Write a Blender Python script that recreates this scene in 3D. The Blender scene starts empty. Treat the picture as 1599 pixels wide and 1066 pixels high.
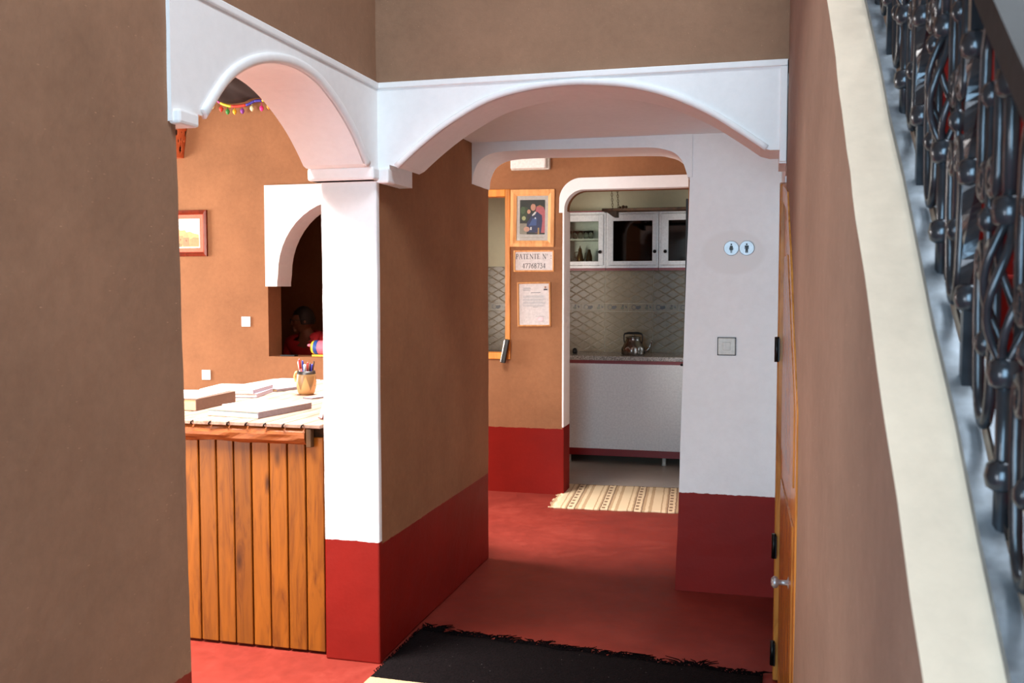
import bpy, bmesh, math, random
from mathutils import Vector, Matrix, noise
from math import pi, sin, cos, radians

random.seed(7)
scene = bpy.context.scene
col = scene.collection

# ------------------------------------------------------------------ camera
cam_d = bpy.data.cameras.new('camera')
cam_d.sensor_width = 36.0
cam_d.lens = 1493.4 / 1599 * 36.0
cam_d.clip_start = 0.02
cam_d.dof.use_dof = True
cam_d.dof.focus_distance = 4.8
cam_d.dof.aperture_fstop = 8.0
cam = bpy.data.objects.new('camera', cam_d)
cam.location = (1.565, -3.7176, 1.6)
cam.rotation_euler = (radians(90 - 3.206), 0, radians(14.841))
col.objects.link(cam)
scene.camera = cam

# ------------------------------------------------------------------ world, lights, exposure
scene.view_settings.view_transform = 'Standard'
scene.view_settings.look = 'None'
scene.view_settings.gamma = 1.0
scene.view_settings.use_curve_mapping = False
scene.view_settings.exposure = 0.0
world = bpy.data.worlds.new('sky')
scene.world = world
world.use_nodes = True
bg = world.node_tree.nodes['Background']
bg.inputs['Color'].default_value = (0.62, 0.78, 1.0, 1)
bg.inputs['Strength'].default_value = 0.3

def area(name, loc, target, sx, sy, power, color, spread=180):
    d = bpy.data.lights.new(name, 'AREA')
    d.shape = 'RECTANGLE'; d.size = sx; d.size_y = sy
    d.energy = power; d.color = color; d.spread = radians(spread)
    o = bpy.data.objects.new(name, d)
    o.location = loc
    o.rotation_euler = (Vector(target) - Vector(loc)).to_track_quat('-Z', 'Z').to_euler()
    col.objects.link(o)
    return o

# daylight through the openings of the house, plus one added fill (each stands in its opening)
area('entrance_daylight', (-3.0, -3.32, 1.3), (-3.0, 0, 1.15), 2.0, 2.2, 145, (1.0, 0.94, 0.87), 95)
area('reception_skylight', (-1.05, -1.0, 3.45), (-1.05, -1.0, 0), 1.1, 1.1, 190, (1.0, 0.95, 0.90), 95)
area('counter_skylight', (-0.95, 1.5, 3.45), (-0.95, 1.5, 0), 0.9, 0.8, 125, (1.0, 0.95, 0.90), 95)
area('reception_window_daylight', (-6.12, 1.9, 1.75), (0, 1.9, 1.75), 1.6, 1.5, 330, (1.0, 0.93, 0.85))
area('courtyard_daylight', (0.85, -6.1, 1.6), (0.85, 0, 1.6), 1.5, 2.4, 162, (0.52, 0.80, 1.0))
area('stair_wall_fill', (-0.32, -4.75, 1.15), (1.7, -4.2, 1.0), 0.9, 1.9, 70, (0.92, 0.97, 1.0))  # added fill behind the camera, brightens the low near part of the stair wall
area('stairwell_skylight', (2.1, -2.2, 4.68), (2.1, -2.2, 0), 1.2, 1.4, 120, (0.80, 0.91, 1.0))
area('kitchen_window_daylight', (2.98, 4.6, 1.75), (0, 4.6, 1.75), 0.9, 0.9, 7, (0.85, 0.93, 1.0))

# ------------------------------------------------------------------ helpers
def S(r, g, b, a=1.0):
    def f(c):
        c /= 255.0
        return c / 12.92 if c <= 0.04045 else ((c + 0.055) / 1.055) ** 2.4
    return (f(r), f(g), f(b), a)

class NT:
    def __init__(self, name):
        self.m = bpy.data.materials.new(name)
        self.m.use_nodes = True
        self.t = self.m.node_tree
        self.b = self.t.nodes['Principled BSDF']
    def n(self, typ, **kw):
        nd = self.t.nodes.new(typ)
        for k, v in kw.items():
            if k.startswith('i_'):
                key = k[2:]
                nd.inputs[int(key) if key.isdigit() else key.replace('_', ' ')].default_value = v
            else:
                setattr(nd, k, v)
        return nd
    def l(self, a, ao, b, bi):
        self.t.links.new(a.outputs[ao], b.inputs[bi])
    def set(self, **kw):
        for k, v in kw.items():
            self.b.inputs[k.replace('_', ' ')].default_value = v
    def ramp(self, stops, interp='LINEAR'):
        r = self.t.nodes.new('ShaderNodeValToRGB')
        r.color_ramp.interpolation = interp
        e = r.color_ramp.elements
        e[0].position, e[0].color = stops[0]
        e[1].position, e[1].color = stops[-1]
        for p, c in stops[1:-1]:
            x = e.new(p); x.color = c
        return r
    def bump(self, src, so, strength, dist):
        bp = self.n('ShaderNodeBump', i_Strength=strength, i_Distance=dist)
        self.l(src, so, bp, 'Height')
        self.l(bp, 'Normal', self.b, 'Normal')
        return bp

def mul(c, k):
    return (c[0] * k, c[1] * k, c[2] * k, 1)

def simple(name, color, rough=0.5, metal=0.0, **kw):
    t = NT(name)
    t.set(Base_Color=color, Roughness=rough, Metallic=metal, **kw)
    nz = t.n('ShaderNodeTexNoise', i_Scale=60.0, i_Detail=3.0)
    tc = t.n('ShaderNodeTexCoord')
    t.l(tc, 'Object', nz, 'Vector')
    r = t.ramp([(0.3, mul(color, 0.9)), (0.7, mul(color, 1.06))])
    t.l(nz, 'Fac', r, 'Fac'); t.l(r, 'Color', t.b, 'Base Color')
    return t.m

def plaster(name, upper, lower=None, split=0.512, straw=0.6, var=0.16, low_rough=0.5, bump=0.25, patch=None):
    """Hand trowelled wall: mottled, with straw flecks; painted dado below `split`."""
    t = NT(name)
    geo = t.n('ShaderNodeNewGeometry')
    n1 = t.n('ShaderNodeTexNoise', i_Scale=2.2, i_Detail=6.0, i_Roughness=0.6)
    n2 = t.n('ShaderNodeTexNoise', i_Scale=28.0, i_Detail=5.0, i_Roughness=0.7)
    t.l(geo, 'Position', n1, 'Vector'); t.l(geo, 'Position', n2, 'Vector')
    r1 = t.ramp([(0.3, mul(upper, 1 - var)), (0.7, mul(upper, 1 + var * 0.7))])
    t.l(n1, 'Fac', r1, 'Fac')
    mx = t.n('ShaderNodeMix', data_type='RGBA', blend_type='MULTIPLY')
    mx.inputs[0].default_value = 0.6
    r2 = t.ramp([(0.3, (1 - var, 1 - var, 1 - var, 1)), (0.65, (1.04, 1.04, 1.04, 1))])
    t.l(n2, 'Fac', r2, 'Fac')
    t.l(r1, 'Color', mx, 6); t.l(r2, 'Color', mx, 7)
    out, oi = mx, 2
    if straw > 0:
        vm = t.n('ShaderNodeMapping')
        vm.inputs['Rotation'].default_value = (0.5, 0.3, 0.4)
        vm.inputs['Scale'].default_value = (60, 24, 75)
        t.l(geo, 'Position', vm, 'Vector')
        vo = t.n('ShaderNodeTexVoronoi', i_Scale=1.0)
        t.l(vm, 'Vector', vo, 'Vector')
        rs = t.ramp([(0.06, (1, 1, 1, 1)), (0.13, (0, 0, 0, 1))])
        t.l(vo, 'Distance', rs, 'Fac')
        ns = t.n('ShaderNodeTexNoise', i_Scale=9.0)
        t.l(geo, 'Position', ns, 'Vector')
        rn = t.ramp([(0.5, (0, 0, 0, 1)), (0.62, (1, 1, 1, 1))])
        t.l(ns, 'Fac', rn, 'Fac')
        mm = t.n('ShaderNodeMath', operation='MULTIPLY')
        t.l(rs, 'Color', mm, 0); t.l(rn, 'Color', mm, 1)
        m2 = t.n('ShaderNodeMath', operation='MULTIPLY'); m2.inputs[1].default_value = straw
        t.l(mm, 0, m2, 0)
        ms = t.n('ShaderNodeMix', data_type='RGBA')
        t.l(m2, 0, ms, 0); t.l(out, oi, ms, 6)
        ms.inputs[7].default_value = mul(upper, 2.0)
        out, oi = ms, 2
    if patch:
        cx, cz, rx, rz, pc = patch
        sp = t.n('ShaderNodeSeparateXYZ'); t.l(geo, 'Position', sp, 0)
        ax = t.n('ShaderNodeMath', operation='MULTIPLY_ADD'); ax.inputs[1].default_value = 1 / rx; ax.inputs[2].default_value = -cx / rx
        az = t.n('ShaderNodeMath', operation='MULTIPLY_ADD'); az.inputs[1].default_value = 1 / rz; az.inputs[2].default_value = -cz / rz
        t.l(sp, 'X', ax, 0); t.l(sp, 'Z', az, 0)
        cb = t.n('ShaderNodeCombineXYZ'); t.l(ax, 0, cb, 0); t.l(az, 0, cb, 1)
        ln = t.n('ShaderNodeVectorMath', operation='LENGTH'); t.l(cb, 0, ln, 0)
        rp = t.ramp([(0.86, (1, 1, 1, 1)), (1.0, (0, 0, 0, 1))])
        t.l(ln, 'Value', rp, 'Fac')
        mp = t.n('ShaderNodeMix', data_type='RGBA')
        t.l(rp, 'Color', mp, 0); t.l(out, oi, mp, 6); mp.inputs[7].default_value = pc
        out, oi = mp, 2
    if lower:
        sp = t.n('ShaderNodeSeparateXYZ'); t.l(geo, 'Position', sp, 0)
        n3 = t.n('ShaderNodeTexNoise', i_Scale=35.0, i_Detail=3.0); t.l(geo, 'Position', n3, 'Vector')
        ad = t.n('ShaderNodeMath', operation='MULTIPLY_ADD'); ad.inputs[1].default_value = 0.012
        t.l(n3, 'Fac', ad, 0); t.l(sp, 'Z', ad, 2)
        lt = t.n('ShaderNodeMath', operation='LESS_THAN'); lt.inputs[1].default_value = split + 0.006
        t.l(ad, 0, lt, 0)
        rl = t.ramp([(0.3, mul(lower, 0.85)), (0.7, mul(lower, 1.12))])
        t.l(n1, 'Fac', rl, 'Fac')
        ml = t.n('ShaderNodeMix', data_type='RGBA')
        t.l(lt, 0, ml, 0); t.l(out, oi, ml, 6); t.l(rl, 'Color', ml, 7)
        out, oi = ml, 2
        rr = t.n('ShaderNodeMapRange'); rr.inputs[3].default_value = 0.85; rr.inputs[4].default_value = low_rough
        t.l(lt, 0, rr, 0); t.l(rr, 0, t.b, 'Roughness')
    else:
        t.set(Roughness=0.85)
    t.l(out, oi, t.b, 'Base Color')
    t.b.inputs['Specular IOR Level'].default_value = 0.25
    t.bump(n2, 'Fac', bump, 0.006)
    return t.m

def wood(name, c1, c2, scale=(14, 14, 1.6), rough=0.45, knots=True, dark=0.35):
    t = NT(name)
    tc = t.n('ShaderNodeTexCoord'); oi = t.n('ShaderNodeObjectInfo')
    sh = t.n('ShaderNodeVectorMath', operation='MULTIPLY_ADD')
    sh.inputs[1].default_value = (37.0, 53.0, 71.0)
    cmb = t.n('ShaderNodeCombineXYZ')
    for i in range(3): t.l(oi, 'Random', cmb, i)
    t.l(cmb, 0, sh, 0); t.l(tc, 'Object', sh, 2)
    mp = t.n('ShaderNodeMapping'); mp.inputs['Scale'].default_value = scale
    t.l(sh, 0, mp, 'Vector')
    nz = t.n('ShaderNodeTexNoise', i_Scale=1.6, i_Detail=7.0, i_Roughness=0.62, i_Distortion=1.2)
    t.l(mp, 'Vector', nz, 'Vector')
    r = t.ramp([(0.28, c2), (0.5, c1), (0.72, mul(c1, 1.25))])
    t.l(nz, 'Fac', r, 'Fac')
    hv = t.n('ShaderNodeHueSaturation')
    mr = t.n('ShaderNodeMapRange'); mr.inputs[3].default_value = 0.78; mr.inputs[4].default_value = 1.18
    t.l(oi, 'Random', mr, 0); t.l(mr, 0, hv, 'Value')
    t.l(r, 'Color', hv, 'Color')
    out, so = hv, 'Color'
    if knots:
        mk = t.n('ShaderNodeMapping'); mk.inputs['Scale'].default_value = (scale[0] * .55, scale[1] * .55, max(scale[2] * 1.6, 2.6))
        t.l(sh, 0, mk, 'Vector')
        vo = t.n('ShaderNodeTexVoronoi', i_Scale=1.0); t.l(mk, 'Vector', vo, 'Vector')
        rk = t.ramp([(0.03, (1, 1, 1, 1)), (0.16, (0, 0, 0, 1))]); t.l(vo, 'Distance', rk, 'Fac')
        mk2 = t.n('ShaderNodeMix', data_type='RGBA'); t.l(rk, 'Color', mk2, 0)
        t.l(out, so, mk2, 6); mk2.inputs[7].default_value = mul(c2, dark)
        out, so = mk2, 2
    t.l(out, so, t.b, 'Base Color')
    t.set(Roughness=rough, Specular_IOR_Level=0.25)
    t.bump(nz, 'Fac', 0.25, 0.004)
    return t.m

# ---- mesh building
def fn(bm, vs, mi=0, smooth=False):
    try:
        f = bm.faces.new(vs)
    except ValueError:
        return None
    f.material_index = mi; f.smooth = smooth
    return f

def box(bm, x0, x1, y0, y1, z0, z1, mi=0, bev=0.0):
    v = [bm.verts.new(p) for p in ((x0, y0, z0), (x1, y0, z0), (x1, y1, z0), (x0, y1, z0), (x0, y0, z1), (x1, y0, z1), (x1, y1, z1), (x0, y1, z1))]
    fs = [fn(bm, [v[i] for i in q], mi) for q in ((3, 2, 1, 0), (4, 5, 6, 7), (0, 1, 5, 4), (1, 2, 6, 5), (2, 3, 7, 6), (3, 0, 4, 7))]
    if bev:
        es = list({e for f in fs for e in f.edges})
        r = bmesh.ops.bevel(bm, geom=es, offset=bev, segments=2, profile=0.5, affect='EDGES')
        for f in r['faces']: f.material_index = mi
    return v

def prism(bm, pts, axis, a0, a1, mi=0, smooth=False):
    """2-D outline extruded along axis: 'x' pts=(y,z), 'y' pts=(x,z), 'z' pts=(x,y)."""
    def P(p, a):
        return {'x': (a, p[0], p[1]), 'y': (p[0], a, p[1]), 'z': (p[0], p[1], a)}[axis]
    va = [bm.verts.new(P(p, a0)) for p in pts]
    vb = [bm.verts.new(P(p, a1)) for p in pts]
    fn(bm, va, mi); fn(bm, vb[::-1], mi)
    n = len(pts)
    for i in range(n):
        fn(bm, [va[i], vb[i], vb[(i + 1) % n], va[(i + 1) % n]], mi, smooth)

def tube(bm, pts, r, n=8, closed=False, mi=0, caps=True):
    pts = [Vector(p) for p in pts]
    N = len(pts); rings = []
    up = None
    for i, p in enumerate(pts):
        if closed:
            t = pts[(i + 1) % N] - pts[i - 1]
        else:
            t = pts[min(i + 1, N - 1)] - pts[max(i - 1, 0)]
        if t.length < 1e-9: t = Vector((0, 0, 1))
        t.normalize()
        if up is None:
            a = Vector((0, 0, 1)) if abs(t.z) < 0.9 else Vector((1, 0, 0))
            up = (a - t * a.dot(t)).normalized()
        else:
            up = up - t * up.dot(t)
            up = up.normalized() if up.length > 1e-6 else Vector((1, 0, 0))
        s = t.cross(up)
        rr = r[i] if isinstance(r, (list, tuple)) else r
        rings.append([bm.verts.new(p + (up * cos(2 * pi * k / n) + s * sin(2 * pi * k / n)) * rr) for k in range(n)])
    m = N if closed else N - 1
    for i in range(m):
        a, b = rings[i], rings[(i + 1) % N]
        for k in range(n):
            fn(bm, [a[k], a[(k + 1) % n], b[(k + 1) % n], b[k]], mi, True)
    if caps and not closed:
        fn(bm, rings[0][::-1], mi); fn(bm, rings[-1], mi)

def lathe(bm, prof, c=(0, 0, 0), n=24, axis='z', mi=0, smooth=True):
    rings = []
    for r, h in prof:
        ring = []
        for k in range(n):
            a = 2 * pi * k / n
            u, v = r * cos(a), r * sin(a)
            p = {'z': (u, v, h), 'x': (h, u, v), 'y': (u, h, v)}[axis]
            ring.append(bm.verts.new((c[0] + p[0], c[1] + p[1], c[2] + p[2])))
        rings.append(ring)
    for i in range(len(rings) - 1):
        a, b = rings[i], rings[i + 1]
        for k in range(n):
            fn(bm, [a[k], a[(k + 1) % n], b[(k + 1) % n], b[k]], mi, smooth)
    if prof[0][0] > 1e-5: fn(bm, rings[0][::-1], mi)
    if prof[-1][0] > 1e-5: fn(bm, rings[-1], mi)

def ball(bm, c, r, n=8, mi=0, sz=1.0):
    k = max(4, n // 2 + 1)
    lathe(bm, [(max(1e-6, r * sin(pi * i / k)), -r * cos(pi * i / k) * sz) for i in range(k + 1)], c, n, mi=mi)

def wob(p, amp):
    q = Vector(p)
    return Vector(noise.noise_vector(q * 1.7)) * amp + Vector(noise.noise_vector(q * 9.0)) * amp * 0.45

def wobble(bm, amp=0.004, maxlen=0.12):
    for _ in range(7):
        es = [e for e in bm.edges if e.calc_length() > maxlen]
        if not es: break
        bmesh.ops.subdivide_edges(bm, edges=es, cuts=1, use_grid_fill=True)
    for v in bm.verts:
        v.co += wob(v.co, amp)

def obj(name, bm, mats, parent=None, loc=None, recalc=True, tri=False):
    if recalc:
        bmesh.ops.recalc_face_normals(bm, faces=bm.faces)
    if tri:
        bmesh.ops.triangulate(bm, faces=[f for f in bm.faces if len(f.verts) > 4])
    me = bpy.data.meshes.new(name)
    bm.to_mesh(me); bm.free()
    for m in (mats if isinstance(mats, (list, tuple)) else [mats]):
        me.materials.append(m)
    o = bpy.data.objects.new(name, me)
    col.objects.link(o)
    if parent: o.parent = parent
    if loc: o.location = loc
    return o

def BM():
    return bmesh.new()

def tag(o, label, cat, group=None):
    o['label'] = label; o['category'] = cat
    if group: o['group'] = group
    return o

def thing(name, label, cat, loc=(0, 0, 0), rot=(0, 0, 0), group=None):
    o = bpy.data.objects.new(name, None)
    o.empty_display_size = 0.05
    o.location = loc; o.rotation_euler = rot
    col.objects.link(o)
    return tag(o, label, cat, group)

def struct(name, bm, mats, label=None, **kw):
    o = obj(name, bm, mats, **kw)
    o['kind'] = 'structure'
    if label: o['label'] = label
    return o

def boxobj(name, b, mats, parent=None, bev=0.0, **kw):
    bm = BM(); box(bm, *b, bev=bev)
    return obj(name, bm, mats, parent, **kw)

# ------------------------------------------------------------------ materials
RED = S(128, 20, 10)
BROWN = S(152, 105, 72)
STAIRBROWN = S(152, 117, 93)
WHITE = S(243, 243, 243)
M = {}
M['adobe'] = plaster('adobe_plaster', BROWN)
M['adobe_red'] = plaster('adobe_plaster_red_dado', BROWN, RED)
M['grey_adobe'] = plaster('grey_brown_stairwell_plaster', STAIRBROWN)
M['grey_adobe_red'] = plaster('grey_brown_plaster_red_dado', STAIRBROWN, RED)
M['white'] = plaster('white_plaster', WHITE, None, straw=0, var=0.03, bump=0.12)
M['white_red'] = plaster('white_plaster_red_dado', WHITE, RED, straw=0, var=0.03, bump=0.15, split=0.525,
                         patch=(1.40, 1.78, 0.17, 0.12, S(238, 237, 236)))
M['redpaint'] = plaster('red_paint', RED, None, straw=0, var=0.15, bump=0.15)
M['cream'] = plaster('kitchen_cream_wall', S(222, 212, 180), None, straw=0, var=0.05, bump=0.1)

def floor_mat():
    t = NT('polished_red_screed')
    geo = t.n('ShaderNodeNewGeometry')
    n1 = t.n('ShaderNodeTexNoise', i_Scale=2.4, i_Detail=8.0, i_Roughness=0.65)
    n2 = t.n('ShaderNodeTexNoise', i_Scale=14.0, i_Detail=6.0, i_Roughness=0.7)
    t.l(geo, 'Position', n1, 'Vector'); t.l(geo, 'Position', n2, 'Vector')
    r = t.ramp([(0.28, S(100, 30, 22)), (0.5, S(122, 40, 30)), (0.75, S(146, 60, 48))])
    mx = t.n('ShaderNodeMath', operation='MULTIPLY_ADD'); mx.inputs[1].default_value = 0.35
    t.l(n2, 'Fac', mx, 0)
    m3 = t.n('ShaderNodeMath', operation='MULTIPLY'); m3.inputs[1].default_value = 0.65
    t.l(n1, 'Fac', m3, 0); t.l(m3, 0, mx, 2)
    t.l(mx, 0, r, 'Fac'); t.l(r, 'Color', t.b, 'Base Color')
    rr = t.n('ShaderNodeMapRange'); rr.inputs[3].default_value = 0.42; rr.inputs[4].default_value = 0.65
    t.l(n2, 'Fac', rr, 0); t.l(rr, 0, t.b, 'Roughness')
    t.bump(n2, 'Fac', 0.06, 0.003); t.b.inputs['Specular IOR Level'].default_value = 0.3
    return t.m
M['floor'] = floor_mat()
M['kfloor'] = plaster('grey_kitchen_floor', S(172, 158, 146), None, straw=0, var=0.08, bump=0.02)
M['kfloor'].node_tree.nodes['Principled BSDF'].inputs['Roughness'].default_value = 0.25

M['plank'] = wood('varnished_pine', S(130, 74, 15), S(90, 44, 9), rough=0.45)
M['board'] = wood('pale_worn_boards', S(150, 122, 106), S(114, 84, 68), scale=(16, 1.6, 16), rough=0.5)
M['log'] = wood('hewn_log', S(128, 68, 27), S(84, 40, 14), scale=(3, 14, 14), rough=0.45)
M['darkwood'] = wood('dark_wood', S(84, 58, 34), S(48, 32, 20), rough=0.5, knots=False)
M['doorwood'] = wood('honey_door_wood', S(198, 132, 62), S(150, 84, 32), rough=0.25, knots=False)
M['framewood'] = wood('light_frame_wood', S(224, 166, 108), S(204, 140, 84), rough=0.4, knots=False)
M['hatchwood'] = wood('orange_hatch_wood', S(216, 138, 52), S(190, 108, 34), rough=0.35, knots=False)
M['redframe'] = wood('mahogany_frame', S(120, 44, 24), S(80, 26, 14), rough=0.3, knots=False)
M['paper'] = simple('white_paper', S(226, 224, 222), 0.8)
M['oldpaper'] = simple('greyish_paper', S(212, 206, 204), 0.8)
M['pages'] = simple('cream_pages', S(186, 162, 122), 0.85)
M['bluepages'] = simple('bluish_pages', S(150, 172, 178), 0.85)
M['bookbrown'] = simple('brown_book_cover', S(98, 72, 60), 0.6)
M['bookgrey'] = simple('grey_book_cover', S(120, 116, 126), 0.55)
M['booklilac'] = simple('lilac_book_cover', S(150, 144, 160), 0.55)
M['bookpink'] = simple('salmon_book_cover', S(180, 142, 118), 0.55)
M['bookred'] = simple('dark_red_cover', S(104, 40, 30), 0.5)
M['steel'] = simple('brushed_steel', S(178, 180, 184), 0.42, 0.75)
M['silver'] = simple('worn_silver', S(150, 146, 140), 0.25, 0.95)
M['black'] = simple('black_paint', S(18, 18, 20), 0.45)
M['darkink'] = simple('dark_print', S(60, 58, 62), 0.7)
M['midink'] = simple('grey_print', S(150, 150, 152), 0.8)
M['hinge'] = simple('black_iron', S(22, 20, 20), 0.35, 0.6)
M['whiteplastic'] = simple('white_plastic', S(240, 238, 234), 0.35)
M['beigeplastic'] = simple('beige_plastic', S(206, 202, 192), 0.35)
M['cabwhite'] = simple('white_lacquer', S(244, 241, 238), 0.3)
M['cabred'] = simple('red_edge_strip', S(134, 10, 12), 0.4)
M['jug'] = simple('cream_clay', S(214, 176, 112), 0.4)
M['terracotta'] = simple('terracotta', S(200, 96, 48), 0.7)
M['cloth_dark'] = simple('dark_drape_cloth', S(40, 34, 36), 0.7)
M['skin'] = simple('skin', S(120, 78, 58), 0.55)
M['hair'] = simple('dark_hair', S(26, 20, 18), 0.6)
M['shirt'] = simple('red_shirt', S(176, 22, 30), 0.8)
M['trouser'] = simple('dark_trousers', S(40, 40, 48), 0.85)

def iron(name, base, rough, metal):
    t = NT(name)
    tc = t.n('ShaderNodeTexCoord')
    nz = t.n('ShaderNodeTexNoise', i_Scale=25.0, i_Detail=5.0); t.l(tc, 'Object', nz, 'Vector')
    r = t.ramp([(0.35, mul(base, 0.7)), (0.7, mul(base, 1.5))]); t.l(nz, 'Fac', r, 'Fac'); t.l(r, 'Color', t.b, 'Base Color')
    t.set(Roughness=rough, Metallic=metal); t.bump(nz, 'Fac', 0.3, 0.004)
    return t.m
M['iron'] = iron('black_wrought_iron', S(54, 58, 64), 0.22, 0.55)
M['handrail'] = iron('black_handrail', S(24, 24, 26), 0.6, 0.0)
M['handrail'].node_tree.nodes['Principled BSDF'].inputs['Specular IOR Level'].default_value = 0.25
M['rail'] = iron('dusty_grey_rail', S(104, 110, 116), 0.4, 0.35)

def glass(name, tint, rough=0.02, alpha=0.2, dark=False):
    t = NT(name)
    t.set(Base_Color=tint, Roughness=rough, IOR=1.45)
    t.b.inputs['Transmission Weight'].default_value = 1.0
    return t.m
def pane_mat(name, tint, fac):
    t = NT(name)
    tr = t.n('ShaderNodeBsdfTransparent'); tr.inputs['Color'].default_value = tint
    gl = t.n('ShaderNodeBsdfGlossy'); gl.inputs['Roughness'].default_value = 0.04
    fr = t.n('ShaderNodeFresnel'); fr.inputs['IOR'].default_value = fac
    mx = t.n('ShaderNodeMixShader')
    t.l(fr, 0, mx, 0); t.l(tr, 0, mx, 1); t.l(gl, 0, mx, 2)
    out = [n for n in t.t.nodes if n.type == 'OUTPUT_MATERIAL'][0]
    t.l(mx, 0, out, 'Surface')
    return t.m
M['pane'] = pane_mat('clear_pane', (0.82, 0.85, 0.8, 1), 1.5)
M['pane_dark'] = pane_mat('smoked_pane', (0.10, 0.10, 0.11, 1), 1.55)
M['glassware'] = glass('tea_glass', (0.9, 0.95, 0.92, 1))

# ------------------------------------------------------------------ dimensions (metres)
T = 0.249          # thickness of the arch walls
W = 1.634          # width of the passage
D2, D1 = 1.332, 1.659
D3, T3 = 3.468, 0.22
ZT = 2.44          # top of the white arch bands
SK = 0.03          # the stair wall runs slightly out of square
PK = 0.826         # pitch of the stair
def sx(y): return W - SK * y
def pz(y): return 2.211 + PK * (y + 1.543)

# ------------------------------------------------------------------ floors and ceilings
bm = BM(); box(bm, -6.3, 3.0, -7.7, D3 + 0.02, -0.12, 0.0)
struct('floor', bm, M['floor'], 'polished red cement floor of passage and reception')
bm = BM(); box(bm, -6.3, 3.0, D3 + 0.02, 5.8, -0.12, 0.0)
struct('floor_kitchen', bm, M['kfloor'], 'pale grey kitchen floor')
bm = BM(); box(bm, -0.0, W, T, D2, 2.39, 2.6); struct('ceiling_passage', bm, M['white'], 'low white ceiling of the passage')
bm = BM()
for b in ((-6.3, -1.65, -3.4, D3 + T3), (-0.45, -T, -3.4, D3 + T3), (-1.65, -0.45, -3.4, -1.6), (-1.65, -0.45, -0.4, 1.05), (-1.65, -0.45, 1.95, D3 + T3)): box(bm, b[0], b[1], b[2], b[3], 3.34, 3.42)
struct('ceiling_reception', bm, M['white'])
bm = BM(); box(bm, -T, 2.0, D1, D3 + T3, 3.0, 3.12); struct('ceiling_hall', bm, M['white'])
bm = BM(); box(bm, -6.3, 3.0, D3 + T3, 5.8, 2.75, 2.87); struct('ceiling_kitchen', bm, M['cream'])
bm = BM()   # ceiling of the stairwell with the skylight opening
for b in ((-T, 1.45, -7.7, 0), (2.75, 3.0, -7.7, 2.2), (1.45, 2.75, -7.7, -2.95), (1.45, 2.75, -1.45, 2.2)):
    box(bm, b[0], b[1], b[2], b[3], 4.6, 4.72)
struct('ceiling', bm, M['white'], 'white ceiling of the stairwell')

# ------------------------------------------------------------------ walls
# left wall of the corridor, near side of the first arch, slightly out of plumb
bm = BM()
prism(bm, [(-4.2, 0), (-1.366, 0), (-1.434, 2.08), (-1.434, 4.6), (-4.2, 4.6)], 'x', -T, 0)
bmesh.ops.triangulate(bm, faces=[f for f in bm.faces if len(f.verts) > 4])
bmesh.ops.bevel(bm, geom=[e for e in bm.edges if abs(e.verts[0].co.y + 1.40) < 0.06 and abs(e.verts[1].co.y + 1.40) < 0.06 and e.verts[0].co.x == e.verts[1].co.x], offset=0.012, segments=2, affect='EDGES')
wobble(bm, 0.004, 0.1)
struct('wall_left', bm, M['grey_adobe_red'], 'brown adobe wall in the left foreground with red foot')
bm = BM(); box(bm, -T, 0, -7.7, -5.25, 0, 4.6); box(bm, -T, 0, -5.25, -4.2, 2.2, 4.6); struct('wall_left_rear', bm, M['grey_adobe_red'])
bm = BM(); box(bm, -T, 0, -1.434, 0.0, ZT, 4.6); wobble(bm, 0.003, 0.15); struct('wall_left_upper', bm, M['grey_adobe'], 'brown adobe wall above the left arch')
bm = BM(); box(bm, -T, sx(0) + 0.01, 0.0, T, ZT, 4.6); wobble(bm, 0.003, 0.15); struct('wall_front_upper', bm, M['grey_adobe'], 'brown adobe wall above the wide arch')
# partition between reception and passage; its end towards the camera is the white pillar
bm = BM(); box(bm, -T, 0, 0.012, D1, 0, 3.34, bev=0.012); wobble(bm, 0.004, 0.1)
struct('wall_partition', bm, M['adobe_red'], 'dark brown partition wall with red foot along the passage')
bm = BM(); box(bm, -T - 0.002, 0.002, -0.006, 0.03, 0, 2.06, bev=0.008); wobble(bm, 0.003, 0.08)
struct('wall_pillar_face', bm, M['white_red'], 'white pillar face with red foot beside the counter')
# right wall closing the passage (its inner edge leans)
bm = BM()
v = []
for z, xl in ((0.0, 1.122), (0.52, 1.137), (1.4, 1.158), (2.2, 1.178), (2.6, 1.186)):
    v.append([bm.verts.new((xl, D2, z)), bm.verts.new((W + 0.3, D2, z)), bm.verts.new((W + 0.3, D3, z)), bm.verts.new((xl, D3, z))])
fn(bm, v[0][::-1]); fn(bm, v[-1])
for a, b in zip(v, v[1:]):
    for k in range(4): fn(bm, [a[k], a[(k + 1) % 4], b[(k + 1) % 4], b[k]])
wobble(bm, 0.003, 0.12)
struct('wall_right', bm, M['white_red'], 'white wall with red foot carrying the toilet signs')
bm = BM(); box(bm, W, W + 0.16, 0.33, D2, 0, 2.39); box(bm, W, W + 0.16, 0.0, 0.33, 2.05, 2.39)
struct('wall_right_passage', bm, M['white_red'])
bm = BM(); box(bm, -0.0, 2.0, D2 + 0.02, D1, 2.6, 3.4); box(bm, 1.19, 2.0, D2 + 0.02, D3, 2.6, 3.0)
struct('wall_hall_upper', bm, M['adobe'])

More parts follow.
